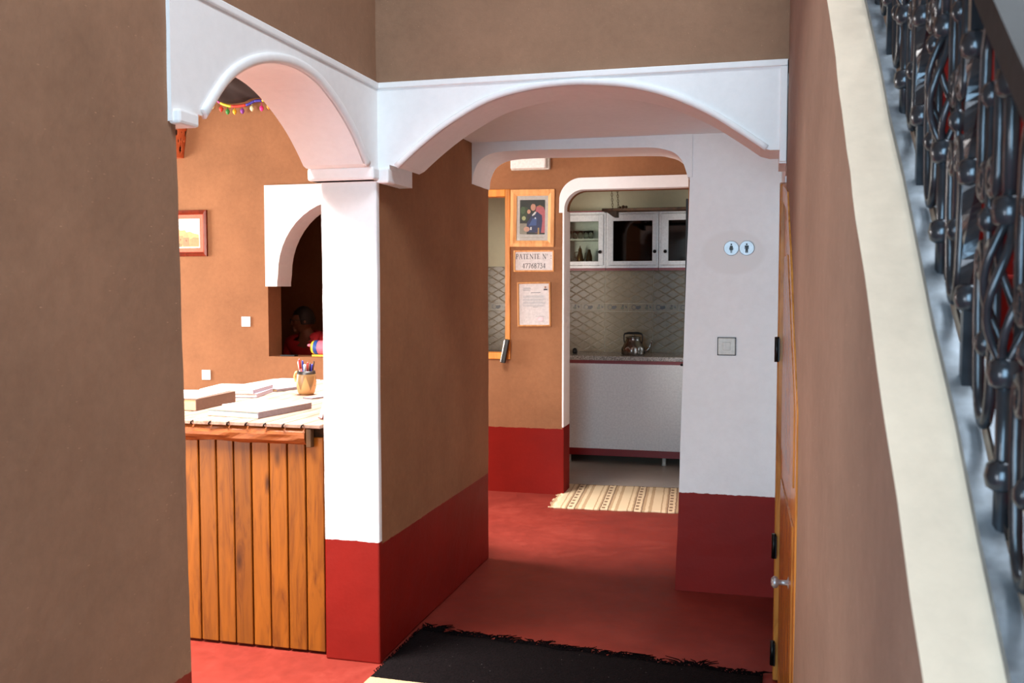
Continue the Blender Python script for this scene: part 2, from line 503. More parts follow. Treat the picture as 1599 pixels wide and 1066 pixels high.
# wall at the back of the reception and hall: niche, hatch and kitchen doorway cut through
NX0, NX1, NZ0, NZ1 = -2.44, -1.06, 1.03, 2.36
HX0, HX1, HZ0, HZ1 = -0.90, -0.352, 1.045, 2.36
KX0, KX1, KZ1 = 0.068, 1.005, 2.345
def round_door(x0, x1, z1, r, n=8):
    pts = [(x0, 0.0), (x0, z1 - r)]
    for i in range(1, n):
        a = pi - (pi / 2) * i / n
        pts.append((x0 + r + r * cos(a), z1 - r + r * sin(a)))
    pts += [(x0 + r, z1), (x1, z1), (x1, 0.0)]
    return pts
bm = BM()
Y0, Y1 = D3, D3 + T3
box(bm, -6.3, NX0, Y0, Y1, 0, 3.34); box(bm, NX0, NX1, Y0, Y1, 0, NZ0); box(bm, NX0, NX1, Y0, Y1, NZ1, 3.34)
box(bm, NX1, HX0, Y0, Y1, 0, 3.34); box(bm, HX0, HX1, Y0, Y1, 0, HZ0); box(bm, HX0, HX1, Y0, Y1, HZ1, 3.34)
box(bm, HX1, KX0 - 0.0, Y0, Y1, 0, 3.34)
k = round_door(KX0, KX1, KZ1, 0.14)
prism(bm, k[1:-1] + [(KX1, 3.34), (KX0, 3.34)], 'y', Y0, Y1)
box(bm, KX1, 2.0, Y0, Y1, 0, 3.34)
struct('wall_back', bm, M['adobe_red'], 'orange brown adobe wall with niche, hatch and kitchen doorway')
# reception outer walls with the openings the daylight comes through
bm = BM()
box(bm, -6.3, -4.05, -3.45, -3.2, 0, 3.34); box(bm, -1.95, -T, -3.45, -3.2, 0, 3.34); box(bm, -4.05, -1.95, -3.45, -3.2, 2.65, 3.34)
struct('wall_reception_front', bm, M['adobe_red'])
bm = BM()
for y0, y1, z0, z1 in ((-3.45, 1.05, 0, 3.34), (2.75, 5.8, 0, 3.34), (1.05, 2.75, 0, 0.95), (1.05, 2.75, 2.55, 3.34)): box(bm, -6.25, -6.0, y0, y1, z0, z1)
struct('wall_reception_side', bm, M['adobe_red'])
bm = BM()
box(bm, 0.0, 0.1, -6.25, -6.0, 0, 4.6); box(bm, 1.6, 3.0, -6.25, -6.0, 0, 4.6); box(bm, 0.1, 1.6, -6.25, -6.0, 2.8, 4.6); box(bm, 0.1, 1.6, -6.25, -6.0, 0, 0.4)
struct('wall_courtyard', bm, M['grey_adobe_red'])

# stair wall: brown face below a sloping parapet, a low door cut into its foot
DY0, DY1 = -0.88, 0.31
def door_top(y): return 1.24 + (y - DY0) * 0.955 if y < -0.14 else 1.24 + (-0.14 - DY0) * 0.955 + (y + 0.14) * 0.18
PW = 0.15
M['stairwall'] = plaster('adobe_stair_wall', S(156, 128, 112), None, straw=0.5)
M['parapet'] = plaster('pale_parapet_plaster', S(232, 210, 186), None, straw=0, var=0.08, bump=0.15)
def stair_wall(name, outline, label):
    bm = BM()
    va = [bm.verts.new((sx(y), y, z)) for y, z in outline]
    vb = [bm.verts.new((sx(y) + PW, y, z)) for y, z in outline]
    fn(bm, va); fn(bm, vb[::-1])
    for i in range(len(outline)):
        j = (i + 1) % len(outline); fn(bm, [va[i], vb[i], vb[j], va[j]])
    bmesh.ops.triangulate(bm, faces=[f for f in bm.faces if len(f.verts) > 4])
    wobble(bm, 0.004, 0.09)
    bmesh.ops.recalc_face_normals(bm, faces=bm.faces)
    bm.normal_update()
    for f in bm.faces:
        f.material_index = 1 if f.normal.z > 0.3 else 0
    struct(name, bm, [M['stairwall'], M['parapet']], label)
stair_wall('wall_stair', [(-4.15, 0), (DY0, 0), (DY0, pz(DY0)), (-4.15, pz(-4.15))], 'pinkish brown stair wall with pale sloping top')
stair_wall('wall_stair_upper', [(DY0, 1.24), (-0.14, door_top(-0.14)), (0.0, door_top(0.0)), (0.0, pz(0)), (DY0, pz(DY0))], 'stair wall above the understair door')
bm = BM(); box(bm, 2.8, 3.0, -7.7, 2.2, 0, 4.6); struct('wall_stair_outer', bm, M['grey_adobe'])
bm = BM(); box(bm, -0.0, 2.8, 2.0, 2.2, 3.34, 4.6); box(bm, W + PW + 0.02, 2.8, 2.0, 2.2, 0, 4.6); struct('wall_stair_end', bm, M['grey_adobe'])
bm = BM(); prism(bm, [(-4.0, pz(-4.0) + 0.55), (-4.0, 0.0), (0.9, pz(0.9) - 0.4), (1.9, pz(0.9) - 0.4), (1.9, pz(0.9) + 0.7), (0.9, pz(0.9) + 0.7)], 'x', 2.785, 2.8)
struct('trim_stair_dado', bm, M['redpaint'], 'red painted band along the stair')
# stair, one block per step
st = bpy.data.objects.new('staircase', None); col.objects.link(st); st['kind'] = 'structure'; st['label'] = 'red painted stair behind the iron railing'
yy, zz = -3.85, 0.0
rise, run = 0.18, 0.18 / PK
i = 0
while yy < 0.9:
    bm = BM(); box(bm, sx(min(yy, 0)) + PW + 0.004, 2.78, yy, yy + run + 0.02, max(0.0, zz - 0.25), zz + rise, bev=0.006)
    obj('step', bm, M['redpaint'], st)
    yy += run; zz += rise
bm = BM(); box(bm, W + PW + 0.02, 2.78, yy, 2.0, zz - 0.2, zz); obj('landing', bm, M['redpaint'], st)

# ------------------------------------------------------------------ white arches
def smooth_curve(pts, sub=4):
    out = []
    n = len(pts)
    for i in range(n - 1):
        p0, p1, p2, p3 = pts[max(i - 1, 0)], pts[i], pts[i + 1], pts[min(i + 2, n - 1)]
        for s in range(sub):
            t = s / sub
            out.append(tuple(0.5 * (2 * p1[k] + (p2[k] - p0[k]) * t + (2 * p0[k] - 5 * p1[k] + 4 * p2[k] - p3[k]) * t * t + (3 * p1[k] - p0[k] - 3 * p2[k] + p3[k]) * t ** 3) for k in range(2)))
    out.append(pts[-1])
    return out

def offset_in(pts, d, c):
    """Shift a curve towards the inside of the opening (away from the band)."""
    out = []
    for i, p in enumerate(pts):
        a, b = pts[max(i - 1, 0)], pts[min(i + 1, len(pts) - 1)]
        t = Vector((b[0] - a[0], b[1] - a[1])).normalized()
        nrm = Vector((t.y, -t.x))
        if nrm.dot(Vector(c) - Vector(p)) < 0: nrm = -nrm
        out.append((p[0] + nrm.x * d, p[1] + nrm.y * d))
    return out

def strip(bm, outer, inner, place, d0, d1):
    """Rounded moulding between two curves, standing d1 proud."""
    rings = []
    for o, i_ in zip(outer, inner):
        ring = []
        for s, h in ((0.0, d0), (0.06, 0.75 * d1), (0.3, d1), (0.7, d1), (1.0, 0.3 * d1), (1.0, d0)):
            ring.append(bm.verts.new(place(o[0] + (i_[0] - o[0]) * s, o[1] + (i_[1] - o[1]) * s, h)))
        rings.append(ring)
    for a, b in zip(rings, rings[1:]):
        for k in range(len(a)):
            fn(bm, [a[k], a[(k + 1) % len(a)], b[(k + 1) % len(b)], b[k]], 0, True)
    fn(bm, rings[0]); fn(bm, rings[-1][::-1])

# wide arch over the passage
fa = smooth_curve([(0.085, 2.108), (0.189, 2.194), (0.313, 2.279), (0.475, 2.36), (0.634, 2.398), (0.789, 2.411), (0.92, 2.406), (1.064, 2.386), (1.211, 2.342), (1.355, 2.273), (1.473, 2.196), (1.568, 2.128)])
fi = offset_in(fa, 0.024, (0.85, 1.2))
bm = BM()
prof = [(0.003, ZT), (0.003, 2.035), (0.062, 2.035), (0.062, 2.105), (0.095, 2.094)] + fi[1:-1] + [(1.572, 2.11), (1.606, 2.11), (1.606, 2.06), (W - 0.002, 2.06), (W - 0.002, ZT)]
prism(bm, prof, 'y', -0.012, T)
ar = struct('trim_1', bm, M['white'], 'wide white plaster arch over the passage', tri=True)
bm = BM(); strip(bm, fa, fi, lambda u, w, h: (u, -0.012 - h, w), -0.01, 0.012); obj('moulding', bm, M['white'], ar)
bm = BM(); box(bm, 0.012, W - 0.002, -0.022, -0.008, ZT - 0.025, ZT - 0.001, bev=0.004); obj('moulding', bm, M['white'], ar)
bm = BM(); box(bm, W - 0.028, W - 0.002, -0.022, -0.008, 2.065, ZT - 0.026, bev=0.004); obj('moulding', bm, M['white'], ar)
bm = BM(); box(bm, 0.012, 0.064, -0.03, 0.05, 2.03, 2.09, bev=0.008); obj('impost', bm, M['white'], ar)
# arch to the reception
la = smooth_curve([(-1.295, 2.105), (-1.173, 2.229), (-1.059, 2.30), (-0.937, 2.346), (-0.814, 2.372), (-0.684, 2.38), (-0.544, 2.362), (-0.403, 2.312), (-0.274, 2.244), (-0.18, 2.175), (-0.105, 2.108)])
li = offset_in(la, 0.034, (-0.7, 1.2))
bm = BM()
prof = [(-1.432, ZT), (-1.432, 2.05), (-1.335, 2.05), (-1.335, 2.088), (-1.285, 2.088)] + li[1:-1] + [(-0.118, 2.088), (-0.07, 2.088), (-0.07, 2.04), (-0.004, 2.04), (-0.004, ZT)]
prism(bm, prof, 'x', -T - 0.012, 0.010)
al = struct('trim_2', bm, M['white'], 'white plaster arch opening to the reception', tri=True)
bm = BM(); strip(bm, la, li, lambda u, w, h: (0.010 + h, u, w), -0.008, 0.012); obj('moulding', bm, M['white'], al)
bm = BM(); box(bm, 0.006, 0.02, -1.425, -0.014, ZT - 0.025, ZT - 0.001, bev=0.004); obj('moulding', bm, M['white'], al)
bm = BM(); box(bm, -T - 0.025, 0.024, -0.085, -0.006, 2.04, 2.092, bev=0.01); obj('impost', bm, M['white'], al)
bm = BM(); box(bm, -T - 0.02, 0.03, -1.425, -1.33, 2.045, 2.085, bev=0.008); obj('impost', bm, M['white'], al)
# flat arch with rounded corners at the end of the passage
c2 = smooth_curve([(0.004, 2.165), (0.012, 2.225), (0.04, 2.285), (0.085, 2.318), (0.15, 2.335), (0.3, 2.34), (0.6, 2.336), (0.95, 2.33), (1.04, 2.318), (1.1, 2.295), (1.14, 2.25), (1.165, 2.18)])
bm = BM(); prism(bm, [(0.0, 2.40), (0.0, 2.165)] + c2[1:-1] + [(1.167, 2.17), (1.19, 2.17), (1.19, 2.40)], 'y', D2 - 0.008, D1 + 0.004)
struct('trim_3', bm, M['white'], 'flat white arch with rounded corners at the end of the passage', tri=True)
# plaster surround of the kitchen doorway
outer = round_door(KX0 - 0.032, KX1, KZ1 + 0.085, 0.17, 10)
inner = round_door(KX0 + 0.008, KX1, KZ1 - 0.003, 0.15, 10)
o2 = [(KX0 - 0.032, 2.17)] + outer[2:-1]; i2 = [(KX0 + 0.008, 2.17)] + inner[2:-1]
bm = BM(); prism(bm, o2 + i2[::-1], 'y', D3 - 0.02, D3 + 0.09)
kt = struct('trim_4', bm, M['white'], 'white plaster lintel with rounded corner over the kitchen doorway', tri=True)
bm = BM(); box(bm, KX0 - 0.008, KX0 + 0.006, D3 - 0.006, D3 + T3 + 0.004, 0.525, 2.19, bev=0.003); obj('jamb_lining', bm, M['white'], kt)
bm = BM(); box(bm, KX0 - 0.004, KX0 + 0.006, D3 - 0.004, D3 + T3 + 0.004, 0.0, 0.524); obj('jamb_lining', bm, M['redpaint'], kt)
# white arch plate over the niche
cx, cz, R = -1.75, 1.715, 0.585
arc = [(cx - R * cos(pi * i / 24), cz + R * sin(pi * i / 24) * 1.02) for i in range(25)]
bm = BM()
prof = [(NX0 - 0.012, 2.445), (NX0 - 0.012, 1.612), (NX0 + 0.095, 1.612), (NX0 + 0.095, 1.645)] + arc + [(NX1 - 0.095, 1.645), (NX1 - 0.095, 1.612), (NX1 + 0.012, 1.612), (NX1 + 0.012, 2.445)]
prism(bm, prof, 'y', D3 - 0.02, D3 + T3 + 0.002)
struct('trim_5', bm, M['white'], 'white plaster arch over the reception niche', tri=True)

# back rooms behind the wall
bm = BM(); box(bm, -6.3, -1.5, 5.45, 5.6, 0, 2.75); struct('wall_back_room', bm, M['adobe'])
bm = BM(); box(bm, -1.6, -1.5, D3 + T3, 5.45, 0, 2.75); struct('wall_back_room_side', bm, M['adobe'])
bm = BM()
box(bm, 2.7, 2.9, D3 + T3, 4.1, 0, 2.75); box(bm, 2.7, 2.9, 5.1, 5.8, 0, 2.75); box(bm, 2.7, 2.9, 4.1, 5.1, 0, 1.25); box(bm, 2.7, 2.9, 4.1, 5.1, 2.25, 2.75)
struct('wall_kitchen_side', bm, M['cream'])

# ------------------------------------------------------------------ kitchen
def tile_mat(name, border=False):
    t = NT(name)
    tc = t.n('ShaderNodeNewGeometry')
    base = S(136, 116, 86)
    nz = t.n('ShaderNodeTexNoise', i_Scale=40.0, i_Detail=4.0); t.l(tc, 'Position', nz, 'Vector')
    r = t.ramp([(0.3, mul(base, 0.85)), (0.7, mul(base, 1.1))]); t.l(nz, 'Fac', r, 'Fac')
    t.l(r, 'Color', t.b, 'Base Color')
    t.set(Roughness=0.28, Specular_IOR_Level=0.3)
    if not border:
        mp = t.n('ShaderNodeMapping'); mp.inputs['Scale'].default_value = (7.0, 0.0, 12.0)
        t.l(tc, 'Position', mp, 'Vector')
        sp = t.n('ShaderNodeSeparateXYZ'); t.l(mp, 'Vector', sp, 0)
        a = t.n('ShaderNodeMath', operation='ADD'); b = t.n('ShaderNodeMath', operation='SUBTRACT')
        for q in (a, b): t.l(sp, 'X', q, 0); t.l(sp, 'Z', q, 1)
        res = []
        for q in (a, b):
            pp = t.n('ShaderNodeMath', operation='PINGPONG'); pp.inputs[1].default_value = 0.5
            t.l(q, 0, pp, 0); res.append(pp)
        mn = t.n('ShaderNodeMath', operation='MINIMUM'); t.l(res[0], 0, mn, 0); t.l(res[1], 0, mn, 1)
        rr = t.ramp([(0.0, (0, 0, 0, 1)), (0.09, (1, 1, 1, 1))]); t.l(mn, 0, rr, 'Fac')
        t.bump(rr, 'Color', 0.22, 0.004)
    return t.m
M['tile'] = tile_mat('embossed_wall_tile')
M['btile'] = tile_mat('border_tile', True)
M['grout'] = simple('tile_grout', S(214, 204, 184), 0.9)
M['fruit'] = simple('brown_tile_print', S(56, 38, 26), 0.4)
M['fruit2'] = simple('olive_tile_print', S(88, 78, 36), 0.4)
bm = BM(); box(bm, -1.5, 3.0, 5.45, 5.6, 0, 2.75)
kw = struct('wall_kitchen_back', bm, [M['cream']], 'tiled kitchen back wall')
def tile_mesh(w, h, m):
    b = BM(); box(b, -w / 2 + 0.0015, w / 2 - 0.0015, -0.004, 0.0, 0.001, h - 0.001, bev=0.0012)
    o = obj('tile', b, m, kw); return o
boxobj('grout_bed', (-1.5, 2.7, 5.444, 5.451, 0.9, 1.80), M['grout'], kw)
TW = 0.232
proto_t = tile_mesh(TW * 2, 0.36, M['tile']); proto_b = tile_mesh(TW, 0.075, M['btile']); proto_b.name = 'border_tile'
proto_l = tile_mesh(TW * 2, 0.43, M['tile'])
pb = BM()
def disc(bmm, cx, cz, rx, rz, y, mi, n=14):
    vs = [bmm.verts.new((cx + rx * cos(2 * pi * k / n), y, cz + rz * sin(2 * pi * k / n))) for k in range(n)]
    fn(bmm, vs, mi)
def ringp(bmm, cx, cz, r0, r1, y, mi, n=16):
    a = [bmm.verts.new((cx + r0 * cos(2 * pi * k / n), y, cz + r0 * sin(2 * pi * k / n))) for k in range(n)]
    b = [bmm.verts.new((cx + r1 * cos(2 * pi * k / n), y, cz + r1 * sin(2 * pi * k / n))) for k in range(n)]
    for k in range(n): fn(bmm, [a[k], a[(k + 1) % n], b[(k + 1) % n], b[k]], mi)
ringp(pb, -0.065, 0.04, 0.019, 0.024, -0.0055, 0); disc(pb, -0.03, 0.036, 0.02, 0.017, -0.0056, 0); disc(pb, -0.012, 0.042, 0.012, 0.014, -0.0058, 0)
disc(pb, 0.055, 0.032, 0.017, 0.013, -0.0055, 1); disc(pb, 0.06, 0.054, 0.008, 0.011, -0.0056, 0); disc(pb, 0.092, 0.04, 0.009, 0.009, -0.0055, 0); disc(pb, 0.086, 0.05, 0.005, 0.006, -0.0056, 1)
proto_p = obj('fruit_print', pb, [M['fruit'], M['fruit2']], proto_b, recalc=False)
def dupe(o, parent, loc):
    c = o.copy(); col.objects.link(c); c.parent = parent; c.location = loc; return c
first = True
nx = int(4.0 / TW)
for i in range(nx):
    x = -1.5 + TW * (i + 0.5)
    x += 0.065 - (-1.5 + TW * round((0.065 + 1.5) / TW))
    if x + TW / 2 > 2.68 or x - TW / 2 < -1.5: continue
    if first:
        proto_b.location = (x, 5.444, 1.375); b_ = proto_b
    else:
        b_ = dupe(proto_b, kw, (x, 5.444, 1.375)); c_ = proto_p.copy(); col.objects.link(c_); c_.parent = b_
    first = False
f2 = True
for i in range(-3, 6):
    x = 0.065 + TW + i * TW * 2
    if x + TW > 2.68 or x - TW < -1.5: continue
    if f2:
        proto_t.location = (x, 5.444, 1.4515); proto_l.location = (x, 5.444, 0.9435)
    else:
        dupe(proto_t, kw, (x, 5.444, 1.4515)); dupe(proto_l, kw, (x, 5.444, 0.9435))
    f2 = False

# base cabinet with its worktop
kc = thing('kitchen_base_cabinet', 'long white kitchen base cabinet edged with red strips', 'cabinet', (0.4, 4.85, 0))
def kbox(name, b, m, p, bev=0.0, ox=0.4, oy=4.85, oz=0.0):
    bm = BM(); box(bm, b[0] - ox, b[1] - ox, b[2] - oy, b[3] - oy, b[4] - oz, b[5] - oz, bev=bev); return obj(name, bm, m, p)
kbox('body', (-1.4, 2.6, 4.865, 5.42, 0.075, 0.945), M['cabwhite'], kc)
kbox('front_panel', (-1.4, 2.6, 4.85, 4.865, 0.138, 0.915), M['cabwhite'], kc, 0.002)
kbox('edge_strip', (-1.4, 2.6, 4.845, 4.865, 0.915, 0.946), M['cabred'], kc, 0.002)
kbox('edge_strip', (-1.4, 2.6, 4.845, 4.865, 0.075, 0.138), M['cabred'], kc, 0.002)
for x in (-1.3, -0.17, 0.7, 1.6, 2.5):
    for y in (4.9, 5.36):
        bm = BM(); lathe(bm, [(0.022, 0.0), (0.018, 0.02), (0.018, 0.075)], (x - 0.4, y - 4.85, 0), 12); obj('leg', bm, M['beigeplastic'], kc)
def granite():
    t = NT('speckled_granite')
    geo = t.n('ShaderNodeNewGeometry')
    v = t.n('ShaderNodeTexVoronoi', i_Scale=170.0); t.l(geo, 'Position', v, 'Vector')
    r = t.ramp([(0.1, S(92, 84, 80)), (0.45, S(168, 158, 148)), (0.8, S(206, 196, 186))]); t.l(v, 'Color', r, 'Fac'); t.l(r, 'Color', t.b, 'Base Color')
    t.set(Roughness=0.2); return t.m
M['granite'] = granite()
bm = BM(); box(bm, -1.42, 2.62, 4.83, 5.43, 0.946, 0.985, bev=0.004)
tag(obj('granite_worktop', bm, M['granite']), 'speckled grey granite worktop on the white kitchen cabinet', 'worktop')
# kettle
ke = thing('kettle', 'old silver kettle with ribbed body and curved spout on the worktop', 'kettle', (0.39, 5.08, 0.985), (0, 0, radians(-8)))
bm = BM()
n = 40
prof = [(0.098, 0.0), (0.103, 0.01), (0.103, 0.062), (0.098, 0.075), (0.092, 0.088), (0.08, 0.112), (0.07, 0.13), (0.064, 0.148), (0.068, 0.156)]
rings = []
for r, h in prof:
    ring = []
    for k in range(n):
        a = 2 * pi * k / n
        rr = r * (1 + (0.045 * (1 if (k // 2) % 2 else -1) if 0.005 < h < 0.07 else 0))
        ring.append(bm.verts.new((rr * cos(a), rr * sin(a), h)))
    rings.append(ring)
for a, b in zip(rings, rings[1:]):
    for k in range(n): fn(bm, [a[k], a[(k + 1) % n], b[(k + 1) % n], b[k]], 0, True)
fn(bm, rings[0][::-1])
obj('body', bm, M['silver'], ke)
bm = BM(); lathe(bm, [(0.072, 0.155), (0.072, 0.161), (0.055, 0.168), (0.02, 0.173), (0.008, 0.175), (0.01, 0.18), (0.008, 0.185), (1e-5, 0.187)], n=24); obj('lid', bm, M['silver'], ke)
bm = BM(); tube(bm, smooth3 if False else [(0.095, 0, 0.03), (0.13, 0, 0.04), (0.155, 0, 0.07), (0.162, 0, 0.1), (0.172, 0, 0.122), (0.184, 0, 0.13)], [0.017, 0.014, 0.011, 0.009, 0.008, 0.009], 10); obj('spout', bm, M['silver'], ke)
bm = BM(); tube(bm, [(-0.082, 0, 0.105), (-0.088, 0, 0.14), (-0.088, 0, 0.178), (-0.078, 0, 0.194), (-0.05, 0, 0.199), (0.05, 0, 0.199), (0.078, 0, 0.194), (0.088, 0, 0.178), (0.088, 0, 0.14), (0.082, 0, 0.105)], [.005, .005, .006, .008, .0105, .0105, .008, .006, .005, .005], 8); obj('handle', bm, M['black'], ke)
bm = BM(); lathe(bm, [(0.02, 0), (0.025, 0.02), (0.02, 0.04), (0.012, 0.05), (1e-5, 0.055)], (0, 0, 0), 14)
tag(obj('small_pot', bm, M['black'], loc=(-0.16, 5.1, 0.985)), 'small black knob of a pot at the left end of the worktop', 'pot')

# wall cabinets: three units in a row
UY, UD = 5.15, 0.27
units = [(-0.46, 0.118, 'white glazed wall cabinet with tea glasses, leftmost of three', -0.29, 0.052, 0.071, 'pane'),
         (0.122, 0.607, 'white wall cabinet with dark glass door in the middle', 0.19, 0.552, 0.577, 'pane_dark'),
         (0.611, 1.09, 'white wall cabinet with dark glass door nearest the white wall', 0.698, 1.03, 0.672, 'pane_dark')]
UZ0, UZ1 = 1.785, 2.305
for (x0, x1, lab, gx0, gx1, kx, pane) in units:
    u = thing('wall_cabinet', lab, 'cabinet', ((x0 + x1) / 2, UY + UD, UZ0), group='glazed wall cabinets in the kitchen')
    ox, oy, oz = (x0 + x1) / 2, UY + UD, UZ0
    kb = lambda name, b, m, p, bev=0.0: kbox(name, b, m, p, bev, ox, oy, oz)
    bm = BM()
    for b in ((x0, x0 + .016, UY + .02, UY + UD), (x1 - .016, x1, UY + .02, UY + UD)):
        box(bm, b[0] - ox, b[1] - ox, b[2] - oy, b[3] - oy, 0, UZ1 - UZ0)
    for z in (0, UZ1 - UZ0 - .016): box(bm, x0 + .016 - ox, x1 - .016 - ox, .02 - UD, 0, z, z + .016)
    box(bm, x0 + .016 - ox, x1 - .016 - ox, -0.012, 0, .016, UZ1 - UZ0 - .016)
    obj('body', bm, M['cabwhite'], u)
    bm = BM()   # face frame
    for b in ((x0, x0 + .03, UZ0, UZ1), (x1 - .03, x1, UZ0, UZ1)): box(bm, b[0] - ox, b[1] - ox, -UD, .02 - UD, 0, b[3] - oz)
    for z0, z1 in ((UZ0, UZ0 + .022), (UZ1 - .022, UZ1)): box(bm, x0 + .03 - ox, x1 - .03 - ox, -UD, .02 - UD, z0 - oz, z1 - oz)
    obj('face_frame', bm, M['cabwhite'], u)
    kb('shelf', (x0 + .018, x1 - .018, UY + .03, UY + UD - .014, 2.046, 2.062), M['cabwhite'], u)
    dz0, dz1 = UZ0 + .024, UZ1 - .026
    dx0, dx1 = x0 + .02, x1 - .02
    gz0, gz1 = 1.848, 2.218
    gx0 = max(gx0, dx0 + 0.03); gx1 = min(gx1, dx1 - 0.03)
    bm = BM()
    for b in ((dx0, gx0, dz0, dz1), (gx1, dx1, dz0, dz1), (gx0, gx1, dz0, gz0), (gx0, gx1, gz1, dz1)):
        box(bm, b[0] - ox, b[1] - ox, -UD - .02, -UD - .001, b[2] - oz, b[3] - oz, bev=.003)
    d = obj('door', bm, M['cabwhite'], u)
    kb('pane', (gx0 - .004, gx1 + .004, UY - .012, UY - .009, gz0 - .004, gz1 + .004), M[pane], d)
    bm = BM(); lathe(bm, [(0.006, 0.0), (0.006, -0.012), (0.015, -0.016), (0.016, -0.024), (0.01, -0.028), (1e-5, -0.029)], (kx - ox, -UD - .02, 1.933 - oz), 14, 'y'); obj('knob', bm, M['hinge'], d)
    kb('edge_strip', (x0, x1, UY - .004, UY + .018, UZ0 - .024, UZ0), M['cabred'], u)
    kb('edge_strip', (x0, x1, UY - .004, UY + .018, UZ1, UZ1 + .012), M['cabred'], u)
# glasses and pots inside the left cabinet
gm = BM(); lathe(gm, [(0.018, 0.0), (0.024, 0.03), (0.027, 0.075), (0.0255, 0.075), (0.0225, 0.03), (0.016, 0.005)], n=16)
g0 = obj('tea_glass', gm, M['glassware'])
for i, x in enumerate((-0.245, -0.19, -0.135, -0.085, -0.035)):
    g = g0 if i == 0 else g0.copy()
    if i: col.objects.link(g)
    g.location = (x, 5.22 + 0.02 * (i % 2), 2.062)
    tag(g, ('leftmost', 'second from left', 'middle', 'second from right', 'rightmost')[i] + ' of five clear tea glasses on the upper cabinet shelf', 'glass', 'tea glasses in the wall cabinet')
def teapot(name, label, x, y, z, h, r, m):
    tp = thing(name, label, 'pot', (x, y, z))
    bm = BM(); lathe(bm, [(r * .6, 0), (r, h * .2), (r * 0.9, h * .45), (r * .55, h * .7), (r * .5, h * .76)], n=18); obj('body', bm, m, tp)
    bm = BM(); lathe(bm, [(r * .55, h * .76), (r * .4, h * .86), (r * .12, h * .92), (r * .16, h * .96), (1e-5, h)], n=18); obj('lid', bm, m, tp)
    bm = BM(); tube(bm, [(-r * .8, 0, h * .4), (-r * 1.5, 0, h * .42), (-r * 1.5, 0, h * .68), (-r * .6, 0, h * .7)], r * .09, 6); obj('handle', bm, m, tp)
    bm = BM(); tube(bm, [(r * .8, 0, h * .25), (r * 1.3, 0, h * .4), (r * 1.5, 0, h * .66)], [r * .2, r * .12, r * .09], 8); obj('spout', bm, m, tp)
M['brass'] = simple('dull_brass', S(110, 84, 48), 0.35, 0.8)
teapot('coffee_pot', 'tall brown metal coffee pot on the lower cabinet shelf', -0.145, 5.26, UZ0 + .016, 0.2, 0.034, M['brass'])
teapot('teapot', 'small shiny metal teapot at the left of the lower cabinet shelf', -0.265, 5.22, UZ0 + .016, 0.125, 0.034, M['silver'])
bm = BM(); lathe(bm, [(0.026, 0), (0.03, 0.05), (0.028, 0.1), (0.015, 0.14), (0.012, 0.16), (1e-5, 0.163)], n=16)
tag(obj('dark_flask', bm, M['darkwood'], loc=(-0.055, 5.25, UZ0 + .016)), 'dark flask beside the coffee pot in the wall cabinet', 'bottle')
bm = BM(); lathe(bm, [(0.03, 0), (0.045, 0.02), (0.042, 0.024), (0.02, 0.01), (1e-5, .008)], n=16)
tag(obj('small_bowl', bm, M['brass'], loc=(0.01, 5.22, UZ0 + .016)), 'small dark bowl at the right of the lower cabinet shelf', 'bowl')
bm = BM(); lathe(bm, [(0.03, 0), (0.06, 0.03), (0.056, 0.034), (0.02, 0.01), (1e-5, .008)], n=16)
tag(obj('serving_dish', bm, M['brass'], loc=(0.46, 5.24, UZ0 + .016)), 'low dark dish behind the middle dark glass door', 'bowl')

# hanging board on chains inside the kitchen
hb = thing('hanging_rack', 'brown wooden rack hung on chains in front of the wall cabinets', 'rack', (0.62, 4.2, 2.2))
bm = BM(); box(bm, -0.37, 0.6, -0.07, 0.09, 0.03, 0.052, bev=.003); obj('board', bm, M['darkwood'], hb)
for x in (-0.28, 0.5):
    bm = BM(); prism(bm, [(x - 0.06, 0.03), (x + 0.03, 0.03), (x + 0.03, -0.015), (x, -0.015)], 'y', -0.06, 0.08); obj('bracket', bm, M['darkwood'], hb)
def chain(bm, a, b):
    a, b = Vector(a), Vector(b); nL = int((b - a).length / 0.02)
    for i in range(nL):
        c = a.lerp(b, (i + .5) / nL); d = (b - a).normalized()
        s = Vector((1, 0, 0)) if i % 2 else Vector((0, 1, 0))
        tube(bm, [c + d * 0.0125 * cos(2 * pi * k / 8) + s * 0.007 * sin(2 * pi * k / 8) for k in range(8)], 0.0022, 5, True)
for x0, x1, y in ((-0.315, -0.282, -0.05), (-0.285, -0.252, 0.07), (0.47, 0.5, -0.05), (0.5, 0.53, 0.07)):
    bm = BM(); chain(bm, (x1, y, 0.05), (x0, y, 0.548)); obj('chain', bm, M['brass'], hb)
for x, r in ((-0.2, 0.014), (-0.175, 0.012), (-0.225, 0.01)):
    bm = BM(); ball(bm, (x, -0.02, 0.052 + r), r, 8); obj('hook_ball', bm, M['darkwood'], hb)
# dark door leaf standing open inside the kitchen doorway
kd = thing('kitchen_door_leaf', 'dark brown door leaf standing open at the right of the kitchen doorway', 'door', (0.965, 3.74, 0))
bm = BM(); box(bm, 0, 0.035, 0, 0.36, 0.01, 2.28, bev=.004); obj('leaf', bm, M['black'], kd)
bm = BM(); tube(bm, [(-0.005, 0.06, 1.0), (-0.03, 0.06, 1.0), (-0.03, 0.15, 1.0)], 0.007, 8); obj('handle', bm, M['hinge'], kd)

